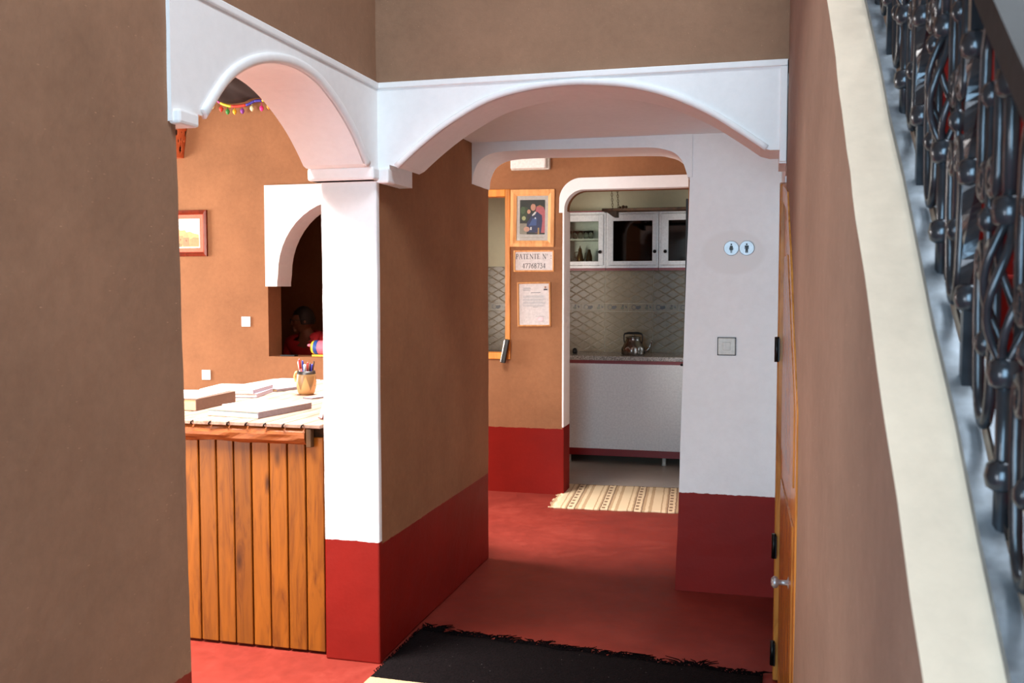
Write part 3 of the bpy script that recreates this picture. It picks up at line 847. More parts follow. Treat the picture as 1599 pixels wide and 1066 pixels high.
# ------------------------------------------------------------------ person in the dark back room
def skin_mesh(verts, edges, radii, root, levels=1):
    me = bpy.data.meshes.new('tmp'); me.from_pydata(verts, edges, []); 
    o = bpy.data.objects.new('tmp', me); col.objects.link(o)
    sm = o.modifiers.new('s', 'SKIN'); sm.use_smooth_shade = True
    for i, v in enumerate(me.skin_vertices[0].data):
        r = radii[i]; v.radius = r if isinstance(r, tuple) else (r, r); v.use_root = (i == root)
    su = o.modifiers.new('u', 'SUBSURF'); su.levels = levels
    dg = bpy.context.evaluated_depsgraph_get()
    res = bpy.data.meshes.new_from_object(o.evaluated_get(dg))
    bpy.data.objects.remove(o); bpy.data.meshes.remove(me)
    return res
class Sk:
    def __init__(s): s.v = []; s.e = []; s.r = []
    def add(s, p, r, parent=None):
        s.v.append(p); s.r.append(r)
        if parent is not None: s.e.append((parent, len(s.v) - 1))
        return len(s.v) - 1
PX, PY = -2.50, 4.36
pe = thing('person', 'person in a red open-necked shirt and glasses looking left in the dark niche', 'person', (PX, PY, 0))
sk = Sk()
pel = sk.add((0, 0, 0.70), 0.14)
a1 = sk.add((0, 0.0, 0.84), 0.13, pel); a2 = sk.add((0, 0.0, 0.98), (0.17, 0.12), a1); nb = sk.add((-0.01, -0.01, 1.10), (0.10, 0.08), a2)
nk = sk.add((-0.025, -0.03, 1.17), 0.056, nb); hd = sk.add((-0.04, -0.05, 1.25), 0.06, nk)
arms = Sk()
hands = []
for s in (-1, 1):
    sh = sk.add((s * 0.175, 0.0, 1.055), 0.062, nb); el = sk.add((s * 0.24, -0.05, 0.80), 0.046, sh); wr = sk.add((s * 0.15, -0.27, 0.765), 0.029, el)
    pm = sk.add((s * 0.12, -0.34, 0.755), (0.036, 0.02), wr)
    for f, (ang, L) in enumerate(((-0.35, .07), (-0.1, .08), (0.12, .085), (0.35, .07))):
        b0 = Vector((s * 0.12, -0.34, 0.755)); dv = Vector((sin(ang) * 1.0 - s * 0.25, -1, -0.1)).normalized()
        k1 = sk.add(tuple(b0 + dv * L * 0.6), 0.0085, pm); sk.add(tuple(b0 + dv * L + Vector((0, 0, -0.02))), 0.007, k1)
    t1 = sk.add((s * 0.12 - s * 0.045, -0.33, 0.757), 0.0095, pm); sk.add((s * 0.12 - s * 0.06, -0.365, 0.75), 0.008, t1)
    hp = sk.add((s * 0.09, -0.03, 0.66), 0.085, pel); kn = sk.add((s * 0.12, -0.42, 0.62), 0.06, hp); an = sk.add((s * 0.12, -0.40, 0.09), 0.04, kn); ft = sk.add((s * 0.12, -0.52, 0.04), (0.035, 0.035), an)
body = skin_mesh(sk.v, sk.e, sk.r, pel, 2)
bm = BM(); bm.from_mesh(body); bpy.data.meshes.remove(body)
# head, facing -X and a little towards the camera
HC = Vector((-0.05, -0.06, 1.30)); HR = Matrix.Rotation(radians(28), 4, 'Z')     # local -X is the face
def hp_(x, y, z): return HC + (HR @ Vector((x, y, z)))
nu, nv = 24, 16
rows = []
for j in range(nv + 1):
    th = pi * j / nv; row = []
    for i in range(nu):
        ph = 2 * pi * i / nu
        x, y, z = sin(th) * cos(ph), sin(th) * sin(ph), cos(th)
        px, py, pz_ = x * 0.096, y * 0.076, z * 0.116
        if z < 0: py *= 1 - 0.28 * (-z); px = px * (1 - 0.18 * -z) - 0.012 * (-z)
        if x < -0.55 and -0.1 < z < 0.3: px += 0.006
        row.append(bm.verts.new(hp_(px, py, pz_)))
    rows.append(row)
for a, b in zip(rows, rows[1:]):
    for i in range(nu): fn(bm, [a[i], a[(i + 1) % nu], b[(i + 1) % nu], b[i]], 0, True)
def blob(c, r):
    nn = 10; rr = []
    for j in range(7):
        th = pi * j / 6
        rr.append([bm.verts.new(hp_(c[0] + r[0] * sin(th) * cos(2 * pi * i / nn), c[1] + r[1] * sin(th) * sin(2 * pi * i / nn), c[2] + r[2] * cos(th))) for i in range(nn)])
    for a, b in zip(rr, rr[1:]):
        for i in range(nn): fn(bm, [a[i], a[(i + 1) % nn], b[(i + 1) % nn], b[i]], 0, True)
blob((-0.1, 0, -0.018), (0.022, 0.014, 0.026)); blob((-0.086, 0, -0.062), (0.014, 0.022, 0.008)); blob((-0.078, 0, -0.092), (0.02, 0.024, 0.02)); blob((-0.085, 0, 0.03), (0.012, 0.045, 0.012))
for s in (-1, 1): blob((0.012, s * 0.076, -0.005), (0.02, 0.009, 0.033)); blob((-0.087, s * 0.03, 0.008), (0.008, 0.014, 0.008))
bmesh.ops.recalc_face_normals(bm, faces=bm.faces)
pb_ = obj('body', bm, M['skin'], pe, recalc=False)
rm = pb_.modifiers.new('remesh', 'REMESH'); rm.mode = 'VOXEL'; rm.voxel_size = 0.0075; rm.use_smooth_shade = True
# hair
bm = BM(); rows = []
for j in range(9):
    th = (pi * 0.60) * j / 8; row = []
    for i in range(nu):
        ph = 2 * pi * i / nu
        lim = 1.0 if cos(ph) > -0.35 else 0.62
        t2 = th * lim
        rgh = 1 + 0.03 * sin(i * 5.1 + j * 3.7)
        row.append(bm.verts.new(hp_(0.006 + sin(t2) * cos(ph) * 0.106 * rgh, sin(t2) * sin(ph) * 0.086 * rgh, 0.006 + cos(t2) * 0.126 * rgh)))
    rows.append(row)
for a, b in zip(rows, rows[1:]):
    for i in range(nu): fn(bm, [a[i], a[(i + 1) % nu], b[(i + 1) % nu], b[i]], 0, True)
obj('hair', bm, M['hair'], pe)
bm = BM()
for s in (-1, 1):
    tube(bm, [hp_(-0.112, s * 0.034 + 0.024 * cos(2 * pi * k / 14), 0.0 + 0.019 * sin(2 * pi * k / 14)) for k in range(14)], 0.004, 6, True)
    tube(bm, [hp_(-0.11, s * 0.058, 0.005), hp_(-0.05, s * 0.083, 0.006), hp_(0.012, s * 0.085, 0.008)], 0.0025, 6)
tube(bm, [hp_(-0.114, -0.011, 0.004), hp_(-0.117, 0, 0.007), hp_(-0.114, 0.011, 0.004)], 0.0025, 6)
obj('glasses', bm, M['black'], pe)
def clothing(name, chain_, mat_, cut=None, keep=None):
    s = Sk(); idx = {}
    for nm, p, r, par in chain_: idx[nm] = s.add(p, r, idx[par] if par else None)
    me = skin_mesh(s.v, s.e, s.r, 0, 2)
    b = BM(); b.from_mesh(me); bpy.data.meshes.remove(me)
    if cut: bmesh.ops.delete(b, geom=[v for v in b.verts if cut(v.co)], context='VERTS')
    o = obj(name, b, mat_, pe); return o
ch = [('p', (0, 0, 0.72), 0.15, None), ('a', (0, 0, 0.86), (0.155, 0.145), 'p'), ('b', (0, 0, 0.99), (0.19, 0.14), 'a'), ('c', (-0.01, -0.008, 1.125), (0.13, 0.1), 'b'), ('n', (-0.02, -0.02, 1.19), 0.085, 'c')]
for s in (-1, 1):
    ch += [('s%d' % s, (s * 0.19, 0, 1.08), 0.09, 'c'), ('e%d' % s, (s * 0.232, -0.03, 0.88), 0.07, 's%d' % s)]
clothing('shirt', ch, M['shirt'], lambda c: (c.y < -0.05 and c.z > 1.05 and abs(c.x + 0.02) < (c.z - 1.05) * 0.45) or c.z > 1.215)
ch = [('p', (0, 0, 0.70), 0.16, None)]
for s in (-1, 1): ch += [('h%d' % s, (s * .09, -.03, .66), .1, 'p'), ('k%d' % s, (s * .12, -.42, .62), .075, 'h%d' % s), ('a%d' % s, (s * .12, -.40, .12), .055, 'k%d' % s)]
clothing('trousers', ch, M['trouser'])
so = thing('stool', 'tall dark stool under the person in the back room', 'stool', (PX, PY + 0.03, 0))
bm = BM(); lathe(bm, [(0.17, 0.515), (0.18, 0.525), (0.18, 0.545), (0.165, 0.55)], n=24); obj('seat', bm, M['darkwood'], so)
for i in range(4):
    a = pi / 4 + i * pi / 2; bm = BM(); tube(bm, [(0.17 * cos(a), 0.17 * sin(a), 0), (0.11 * cos(a), 0.11 * sin(a), 0.517)], 0.014, 8); obj('leg', bm, M['darkwood'], so)

# ------------------------------------------------------------------ reception counter
CX0, CX1, CY0, CY1, CZ = -1.55, -0.262, 0.03, 1.87, 1.015
rc = thing('reception_counter', 'pine plank reception counter with hewn log edge', 'counter', ((CX0 + CX1) / 2, (CY0 + CY1) / 2, 0))
ox, oy = (CX0 + CX1) / 2, (CY0 + CY1) / 2
pw = 0.0875
bm = BM(); box(bm, -0.041, 0.041, 0, 0.02, 0.012, 0.955, bev=0.004); me0 = None
npl = 14
for i in range(npl):
    x1 = -0.268 - i * pw
    if i == 0:
        p0 = obj('plank', bm, M['plank'], rc, loc=(x1 - pw / 2 - ox, CY0 - oy, 0))
    else:
        p = p0.copy(); col.objects.link(p); p.location = (x1 - pw / 2 - ox, CY0 + random.uniform(-.0015, .0015) - oy, 0)
bm = BM(); box(bm, CX0 + .01 - ox, -0.27 - ox, CY0 + .022 - oy, CY1 - .03 - oy, 0.012, 0.994); obj('carcass', bm, M['darkwood'], rc)
# top boards run front to back
bw = 0.0895
bm = BM(); box(bm, -bw / 2 + .0022, bw / 2 - .0022, 0, CY1 - CY0 + .03, 0, 0.017, bev=0.003)
for i in range(14):
    x = -0.264 - bw * (i + .5)
    if i == 0: b0 = obj('top_board', bm, M['board'], rc, loc=(x - ox, CY0 - .035 - oy, CZ - 0.017))
    else:
        b = b0.copy(); col.objects.link(b); b.location = (x - ox, CY0 - .035 - oy + random.uniform(-.004, .004), CZ - 0.017 + random.uniform(-.0012, 0.0))
    if 1 <= i <= 12:
        bmh = BM(); tube(bmh, [(0, 0.002, -0.006), (0, -0.006, -0.004), (0.004, -0.009, 0.003), (0.009, -0.006, 0.007), (0.008, 0.001, 0.008)], 0.0028, 6)
        obj('nail', bmh, M['hinge'], rc, loc=(x + bw / 2 - ox, CY0 - .037 - oy, CZ - 0.009))
# hewn log under the top edge
bm = BM(); rings = []
nseg = 44; lx0, lx1 = CX0, -0.342
for i in range(nseg + 1):
    x = lx0 + (lx1 - lx0) * i / nseg; ring = []
    for k in range(10):
        a = -pi / 2 - pi * k / 9
        fac = 1 + 0.22 * noise.noise(Vector((x * 9, k * 0.6, 3.0)))
        y = CY0 - 0.003 + 0.032 * cos(a) * fac; z = 0.9605 + 0.0375 * sin(a) * (1 + (0.22 * noise.noise(Vector((x * 7, k, 9.0))) if k < 4 else 0))
        ring.append(bm.verts.new((x - ox, min(y, CY0 - 0.003) - oy, min(z, CZ - 0.0185))))
    rings.append(ring)
for a, b in zip(rings, rings[1:]):
    for k in range(9): fn(bm, [a[k], a[k + 1], b[k + 1], b[k]])
    fn(bm, [a[9], a[0], b[0], b[9]])
fn(bm, rings[0]); fn(bm, rings[-1][::-1]); obj('log_edge', bm, M['log'], rc)
bm = BM(); box(bm, -0.336 - ox, -0.312 - ox, CY0 - .032 - oy, CY0 - .002 - oy, 0.915, CZ - .019, bev=.003); obj('bracket', bm, M['darkwood'], rc)

# ------------------------------------------------------------------ things on the counter
def book(name, label, loc, rz, w, d, h, cover, pages, side=None, cat='book', thick=0.003):
    b = thing(name, label, cat, loc, (0, 0, radians(rz)))
    boxobj('pages', (-w / 2 + .003, w / 2 - thick, -d / 2 + .004, d / 2 - .004, thick, h - thick), M[pages], b)
    bm = BM()
    box(bm, -w / 2, w / 2, -d / 2, d / 2, 0, thick, bev=.001); box(bm, -w / 2, w / 2, -d / 2, d / 2, h - thick, h, bev=.001)
    box(bm, w / 2 - thick, w / 2 + .001, -d / 2, d / 2, .001, h - .001, mi=1)
    obj('cover', bm, [M[cover], M[side or cover]], b)
    return b
book('ledger', 'thick brown ledger at the left front of the counter', (-1.19, 0.455, CZ), 2, 0.27, 0.37, 0.056, 'bookbrown', 'pages')
def sheet(name, label, loc, rz, w, d, th=0.0025, mat_='paper'):
    bm = BM(); box(bm, -w / 2, w / 2, -d / 2, d / 2, 0, th)
    o = obj(name, bm, M[mat_], loc=loc); o.rotation_euler = (0, 0, radians(rz)); tag(o, label, 'paper'); return o
sheet('paper_sheet', 'white paper lying on the thick brown ledger', (-1.20, 0.46, CZ + 0.056), 6, 0.24, 0.33)
book('register', 'large thin register with salmon cover at the front edge of the counter', (-0.735, 0.325, CZ), -9, 0.29, 0.40, 0.03, 'bookpink', 'bluepages', 'bookgrey')
sheet('paper_sheet', 'white paper lying on the salmon register', (-0.80, 0.40, CZ + 0.03), -14, 0.19, 0.26)
book('notebook_pair', 'white covered notebook topmost of two stacked at the back left of the counter', (-1.235, 0.95, CZ + 0.022), 9, 0.30, 0.29, 0.022, 'paper', 'paper', 'booklilac')
book('notebook', 'lilac edged notebook lowest of two stacked at the back left of the counter', (-1.225, 0.945, CZ), 12, 0.30, 0.28, 0.022, 'booklilac', 'paper', 'booklilac')
book('grey_notebook', 'thin grey notebook lying behind the stacked notebooks', (-1.15, 1.275, CZ), -14, 0.20, 0.26, 0.016, 'bookgrey', 'pages')
sheet('paper_sheet', 'white papers at the far edge of the counter behind the grey notebook', (-1.31, 1.62, CZ), -6, 0.28, 0.38, 0.006)
sheet('leaflet', 'small grey leaflet on the counter beside the white pillar', (-0.735, 0.93, CZ), -20, 0.07, 0.16, 0.008, 'bookgrey')
lb = book('upright_book', 'narrow dark red book leaning against the white pillar', (-0.327, 0.215, CZ), 0, 0.024, 0.12, 0.15, 'bookred', 'paper', 'bookred', thick=0.004)
lb.rotation_euler = (0, radians(16), radians(0))
lb.location = (-0.345, 0.215, CZ + 0.0035)

# clay mug with pens
def mug_mat():
    t = NT('painted_clay_mug')
    tc = t.n('ShaderNodeTexCoord'); sp = t.n('ShaderNodeSeparateXYZ'); t.l(tc, 'Object', sp, 0)
    at = t.n('ShaderNodeMath', operation='ARCTAN2'); t.l(sp, 'Y', at, 0); t.l(sp, 'X', at, 1)
    u = t.n('ShaderNodeMath', operation='MULTIPLY'); u.inputs[1].default_value = 6.0; t.l(at, 0, u, 0)
    w = t.n('ShaderNodeMath', operation='MULTIPLY'); w.inputs[1].default_value = 90.0; t.l(sp, 'Z', w, 0)
    res = []
    for op in ('ADD', 'SUBTRACT'):
        q = t.n('ShaderNodeMath', operation=op); t.l(u, 0, q, 0); t.l(w, 0, q, 1)
        pp = t.n('ShaderNodeMath', operation='PINGPONG'); pp.inputs[1].default_value = 0.5; t.l(q, 0, pp, 0); res.append(pp)
    mn = t.n('ShaderNodeMath', operation='MINIMUM'); t.l(res[0], 0, mn, 0); t.l(res[1], 0, mn, 1)
    lt = t.n('ShaderNodeMath', operation='LESS_THAN'); lt.inputs[1].default_value = 0.16; t.l(mn, 0, lt, 0)
    # hatched area: triangles hanging from the rim
    tri = t.n('ShaderNodeMath', operation='PINGPONG'); tri.inputs[1].default_value = 0.55
    aa = t.n('ShaderNodeMath', operation='ADD'); aa.inputs[1].default_value = 1.1 + 0.55; t.l(at, 0, aa, 0); t.l(aa, 0, tri, 0)
    th = t.n('ShaderNodeMath', operation='MULTIPLY_ADD'); th.inputs[1].default_value = -0.15; th.inputs[2].default_value = 0.105; t.l(tri, 0, th, 0)
    gt = t.n('ShaderNodeMath', operation='GREATER_THAN'); t.l(sp, 'Z', gt, 0); t.l(th, 0, gt, 1)
    an = t.n('ShaderNodeMath', operation='MULTIPLY'); t.l(lt, 0, an, 0); t.l(gt, 0, an, 1)
    rim = t.n('ShaderNodeMath', operation='GREATER_THAN'); rim.inputs[1].default_value = 0.112; t.l(sp, 'Z', rim, 0)
    nz = t.n('ShaderNodeTexNoise', i_Scale=55.0); t.l(tc, 'Object', nz, 'Vector')
    ng = t.n('ShaderNodeMath', operation='GREATER_THAN'); ng.inputs[1].default_value = 0.66; t.l(nz, 'Fac', ng, 0)
    lo = t.n('ShaderNodeMath', operation='COMPARE'); lo.inputs[1].default_value = 0.045; lo.inputs[2].default_value = 0.012; t.l(sp, 'Z', lo, 0)
    sp2 = t.n('ShaderNodeMath', operation='MULTIPLY'); t.l(ng, 0, sp2, 0); t.l(lo, 0, sp2, 1)
    m1 = t.n('ShaderNodeMath', operation='MAXIMUM'); t.l(an, 0, m1, 0); t.l(rim, 0, m1, 1)
    m2 = t.n('ShaderNodeMath', operation='MAXIMUM'); t.l(m1, 0, m2, 0); t.l(sp2, 0, m2, 1)
    mx = t.n('ShaderNodeMix', data_type='RGBA'); t.l(m2, 0, mx, 0)
    mx.inputs[6].default_value = S(188, 150, 98); mx.inputs[7].default_value = S(24, 18, 16)
    t.l(mx, 2, t.b, 'Base Color'); t.set(Roughness=0.35)
    return t.m
M['mug'] = mug_mat()
mg = thing('clay_mug', 'cream clay mug painted with black lattice holding pens on the counter', 'mug', (-0.872, 1.06, CZ), (0, 0, radians(-100)))
bm = BM(); lathe(bm, [(0.038, 0), (0.046, 0.012), (0.053, 0.045), (0.055, 0.07), (0.052, 0.1), (0.049, 0.13), (0.045, 0.13), (0.047, 0.1), (0.05, 0.07), (0.046, 0.03), (0.03, 0.012), (1e-5, 0.011)], n=32)
obj('body', bm, M['mug'], mg)
bm = BM(); tube(bm, [(-0.048 * cos(1.75) , -0.048 * 0.98, 0.122), (-0.01, -0.075, 0.118), (-0.012, -0.088, 0.095), (-0.01, -0.08, 0.07), (-0.008, -0.052, 0.058)], 0.008, 8); obj('handle', bm, M['jug'], mg)
pens = [((-0.022, -0.012), (-0.26, 0.02), 0.17, S(236, 226, 220), 'white pen', 0.0045), ((-0.012, -0.016), (-0.2, -0.03), 0.185, S(214, 60, 58), 'red pen with white barrel end', 0.0055),
        ((0.0, -0.016), (-0.1, -0.05), 0.175, S(40, 52, 150), 'dark blue pen', 0.005), ((0.004, -0.022), (0.0, -0.06), 0.155, S(190, 210, 232), 'pale blue marker', 0.007),
        ((0.014, -0.008), (0.04, -0.02), 0.165, S(206, 70, 74), 'short red pen', 0.0045), ((0.02, 0.0), (0.1, 0.0), 0.16, S(50, 24, 60), 'dark purple pen', 0.0045),
        ((0.024, 0.006), (0.16, 0.02), 0.155, S(60, 66, 190), 'bright blue pen', 0.005), ((0.03, 0.004), (0.22, 0.0), 0.175, S(70, 44, 26), 'brown pencil', 0.004)]
for (px, py), (tx, ty), L, c, nm, r in pens:
    p = thing('pencil' if 'pencil' in nm else 'pen', nm + ' standing in the lattice clay mug', 'pen', (-0.872 + px * 0.62, 1.06 + py * 0.62, CZ + 0.0135), group='pens in the clay mug')
    p.rotation_euler = (-ty, tx * 0.75, 0)
    bm = BM(); lathe(bm, [(r * .3, 0), (r, .012), (r, L * .72), (r * .9, L * .72)], n=10); obj('barrel', bm, simple('pen_barrel', c, .35), p)
    bm = BM(); lathe(bm, [(r * 1.12, L * .7), (r * 1.12, L * .97), (r * .6, L)], n=10); obj('cap', bm, simple('pen_cap', mul(c, .75), .35), p)

# on the niche sill
bt = thing('striped_bottle', 'pink bottle with blue and yellow bands lying on the niche sill', 'bottle', (-2.0, 3.57, NZ0 + 0.017))
M['pink'] = simple('pink_plastic', S(238, 120, 140), .35); M['blue'] = simple('blue_plastic', S(44, 84, 160), .35); M['yellow'] = simple('yellow_plastic', S(246, 206, 60), .35)
bm = BM(); lathe(bm, [(0.02, -0.10), (0.05, -0.085), (0.058, -0.06), (0.058, 0.15), (0.05, 0.17)], (0, 0, 0.058), 24, 'x'); obj('body', bm, M['pink'], bt)
bm = BM(); lathe(bm, [(0.0585, -0.062), (0.0592, -0.06), (0.0592, -0.03), (0.0585, -0.028)], (0, 0, 0.058), 24, 'x'); obj('band', bm, M['blue'], bt)
bm = BM(); lathe(bm, [(0.0512, -0.085), (0.0595, -0.064), (0.0595, -0.062), (0.05, -0.08)], (0, 0, 0.058), 24, 'x'); obj('band', bm, M['yellow'], bt)
bm = BM(); lathe(bm, [(0.008, -0.135), (0.014, -0.12), (0.012, -0.098)], (0, 0, 0.074), 12, 'x'); obj('spout', bm, M['pink'], bt)
bm = BM(); box(bm, -0.08, 0.05, -0.04, 0.04, -0.017, -0.001, bev=.003); obj('stand', bm, M['yellow'], bt)
bm = BM(); box(bm, -0.065, 0.065, -0.035, 0.035, 0, 0.012, bev=.003)
tag(obj('phone', bm, M['black'], loc=(-2.285, 3.53, NZ0)), 'black phone lying flat on the niche sill', 'phone')

# ------------------------------------------------------------------ switches, sockets, lamps and frames on the back wall
def switch(label, x, z, sz=0.084, kind='switch', y=D3, mat_='whiteplastic', rot=0):
    s = thing(kind, label, kind.replace('_', ' '), (x, y, z))
    bm = BM(); box(bm, -sz / 2, sz / 2, -0.012, 0, -sz / 2, sz / 2, bev=.003); obj('plate', bm, M[mat_], s)
    if kind == 'switch':
        bm = BM(); box(bm, -sz * .22, sz * .22, -0.016, -0.011, -sz * .22, sz * .26, bev=.002); obj('rocker', bm, M[mat_], s)
        bm = BM(); box(bm, -sz * .14, sz * .14, -0.0055, -0.0115, -sz * .36, -sz * .31); obj('marker', bm, M['midink'], s)
    else:
        bm = BM(); lathe(bm, [(0.024, -0.0115), (0.025, -0.014), (0.02, -0.014), (0.019, -0.0125)], (0, 0, 0), 24, 'y'); obj('ring', bm, M[mat_], s)
    return s
switch('white light switch on the orange wall left of the niche', -2.644, 1.318)
switch('white wall socket low on the orange wall above the ledger', -3.03, 0.861, kind='wall_socket')
s = switch('beige square switch with dark border on the white wall below the signs', 1.374, 1.299, 0.086, y=D2 - 0.002, mat_='beigeplastic')
bm = BM(); box(bm, -0.047, 0.047, -0.006, 0, -0.047, 0.047); obj('backing', bm, M['black'], s)

# toilet signs
def sign(label, x, woman):
    s = thing('toilet_sign', label, 'sign', (x, D2 - 0.001, 1.803), group='round toilet signs')
    bm = BM(); lathe(bm, [(0.0375, 0.0), (0.0375, -0.005), (0.0355, -0.0065), (1e-5, -0.0065)], (0, 0, 0), 40, 'y', 0, False); obj('disc', bm, M['steel'], s)
    bm = BM(); y = -0.0072
    disc(bm, 0, 0.019, 0.0045, 0.0045, y, 0, 16)
    def poly(ps): fn(bm, [bm.verts.new((a, y, b)) for a, b in ps])
    if woman:
        poly([(-.006, .013), (.006, .013), (.0115, -.006), (.0095, -.007), (.006, .003), (.0095, -.01), (-.0095, -.01), (-.006, .003), (-.0095, -.007), (-.0115, -.006)])
        poly([(-.005, -.01), (-.001, -.01), (-.001, -.024), (-.004, -.024)]); poly([(.001, -.01), (.005, -.01), (.004, -.024), (.001, -.024)])
    else:
        poly([(-.010, .013), (.010, .013), (.0105, -.006), (.0078, -.006), (.0065, .007), (.0062, -.024), (.001, -.024), (0, -.008), (-.001, -.024), (-.0062, -.024), (-.0065, .007), (-.0078, -.006), (-.0105, -.006)])
    obj('pictogram', bm, M['black'], s, recalc=False)
sign('round steel sign with woman pictogram on the white wall', 1.391, True)
sign('round steel sign with man pictogram on the white wall', 1.468, False)

def frame(name, label, cat, x0, x1, z0, z1, fw, depth, mat_, y=D3, tilt=0.0):
    cx, cz = (x0 + x1) / 2, (z0 + z1) / 2
    f = thing(name, label, cat, (cx, y, cz), (0, tilt, 0))
    w, h = (x1 - x0) / 2, (z1 - z0) / 2
    bm = BM()
    o = [(-w, -h), (w, -h), (w, h), (-w, h)]; i_ = [(-w + fw, -h + fw), (w - fw, -h + fw), (w - fw, h - fw), (-w + fw, h - fw)]
    vo0 = [bm.verts.new((a, 0, b)) for a, b in o]; vo1 = [bm.verts.new((a, -depth, b)) for a, b in o]
    mid = [(a * 0.5 + c * 0.5, b * 0.5 + d * 0.5) for (a, b), (c, d) in zip(o, i_)]
    vm = [bm.verts.new((a, -depth - 0.006, b)) for a, b in mid]
    vi1 = [bm.verts.new((a, -depth * .7, b)) for a, b in i_]; vi0 = [bm.verts.new((a, 0, b)) for a, b in i_]
    for A, B in ((vo0, vo1), (vo1, vm), (vm, vi1), (vi1, vi0), (vi0, vo0)):
        for k in range(4): fn(bm, [A[k], A[(k + 1) % 4], B[(k + 1) % 4], B[k]])
    obj('frame', bm, M[mat_], f)
    return f, w - fw, h - fw
class Flat:
    """Flat print built from thin coloured shapes, in picture coordinates 0..1."""
    def __init__(s, hw, hh, y): s.bm = BM(); s.hw, s.hh, s.y, s.mats, s.k = hw, hh, y, [], 0
    def c(s, col_):
        m = simple('print_colour', col_, 0.5); s.mats.append(m); return len(s.mats) - 1
    def poly(s, ps, col_):
        s.k += 1
        mi = s.c(col_)
        fn(s.bm, [s.bm.verts.new(((u * 2 - 1) * s.hw, s.y - 0.00012 * s.k, (v * 2 - 1) * s.hh)) for u, v in ps], mi)
    def ell(s, u, v, ru, rv, col_, n=18): s.poly([(u + ru * cos(2 * pi * k / n), v + rv * sin(2 * pi * k / n)) for k in range(n)], col_)
    def rect(s, u0, v0, u1, v1, col_): s.poly([(u0, v0), (u1, v0), (u1, v1), (u0, v1)], col_)
    def done(s, name, parent):
        for f in s.bm.faces:
            f.normal_update()
            if f.normal.y > 0: f.normal_flip()
        return obj(name, s.bm, s.mats, parent, recalc=False)

# portrait
f, hw, hh = frame('portrait_frame', 'light wood framed portrait of a seated man in a blue suit', 'picture', -0.347, -0.003, 1.915, 2.352, 0.048, 0.022, 'framewood', tilt=radians(0.7))
boxobj('mat_board', (-hw, hw, -0.008, -0.002, -hh, hh), M['oldpaper'], f)
p = Flat(hw * 0.80, hh * 0.82, -0.009)
p.rect(0, 0.06, 1, 1, S(34, 36, 32)); p.rect(0, 0.06, 0.28, 0.36, S(150, 142, 128)); p.ell(0.2, 0.62, 0.18, 0.2, S(48, 66, 34)); p.ell(0.12, 0.72, 0.1, 0.1, S(70, 92, 58)); p.ell(0.16, 0.5, 0.08, 0.06, S(176, 178, 128))
p.poly([(0.62, 0.1), (1, 0.1), (1, 0.7), (0.94, 0.8), (0.8, 0.86), (0.66, 0.82), (0.6, 0.6)], S(196, 100, 110)); p.poly([(0.66, .8), (.8, .86), (.94, .79), (.8, .82)], S(176, 120, 60))
p.poly([(0.3, 0.12), (0.85, 0.1), (0.9, 0.42), (0.88, 0.58), (0.68, 0.68), (0.5, 0.62), (0.4, 0.5), (0.28, 0.36)], S(38, 46, 92)); p.poly([(0.36, 0.3), (0.66, 0.3), (0.68, 0.5), (0.52, 0.5)], S(62, 88, 150))
p.poly([(0.26, 0.46), (0.5, 0.62), (0.42, 0.66), (0.3, 0.62)], S(44, 36, 52)); p.poly([(0.48, 0.58), (0.6, 0.68), (0.66, 0.66), (0.54, 0.54)], S(226, 224, 226))
p.poly([(0.52, 0.56), (0.58, 0.6), (0.56, 0.48)], S(26, 28, 48)); p.ell(0.53, 0.8, 0.1, 0.1, S(206, 150, 126)); p.ell(0.36, 0.68, 0.07, 0.06, S(206, 150, 126)); p.poly([(.43, .85), (.48, .92), (.58, .92), (.64, .85), (.6, .88), (.5, .89)], S(60, 44, 38))
p.ell(0.28, 0.2, 0.12, 0.07, S(210, 160, 140)); p.rect(0.42, 0.18, 0.48, 0.26, S(236, 232, 230)); p.rect(.72, .06, .78, .24, S(190, 150, 90)); p.ell(.62, .5, .03, .025, S(196, 206, 222))
p.rect(0.02, -0.03, 0.95, -0.015, S(190, 180, 168))
p.done('print', f)
boxobj('glass', (-hw, hw, -0.0155, -0.0145, -hh, hh), pane_mat('picture_glass', (0.97, 0.98, 0.97, 1), 1.12), f)
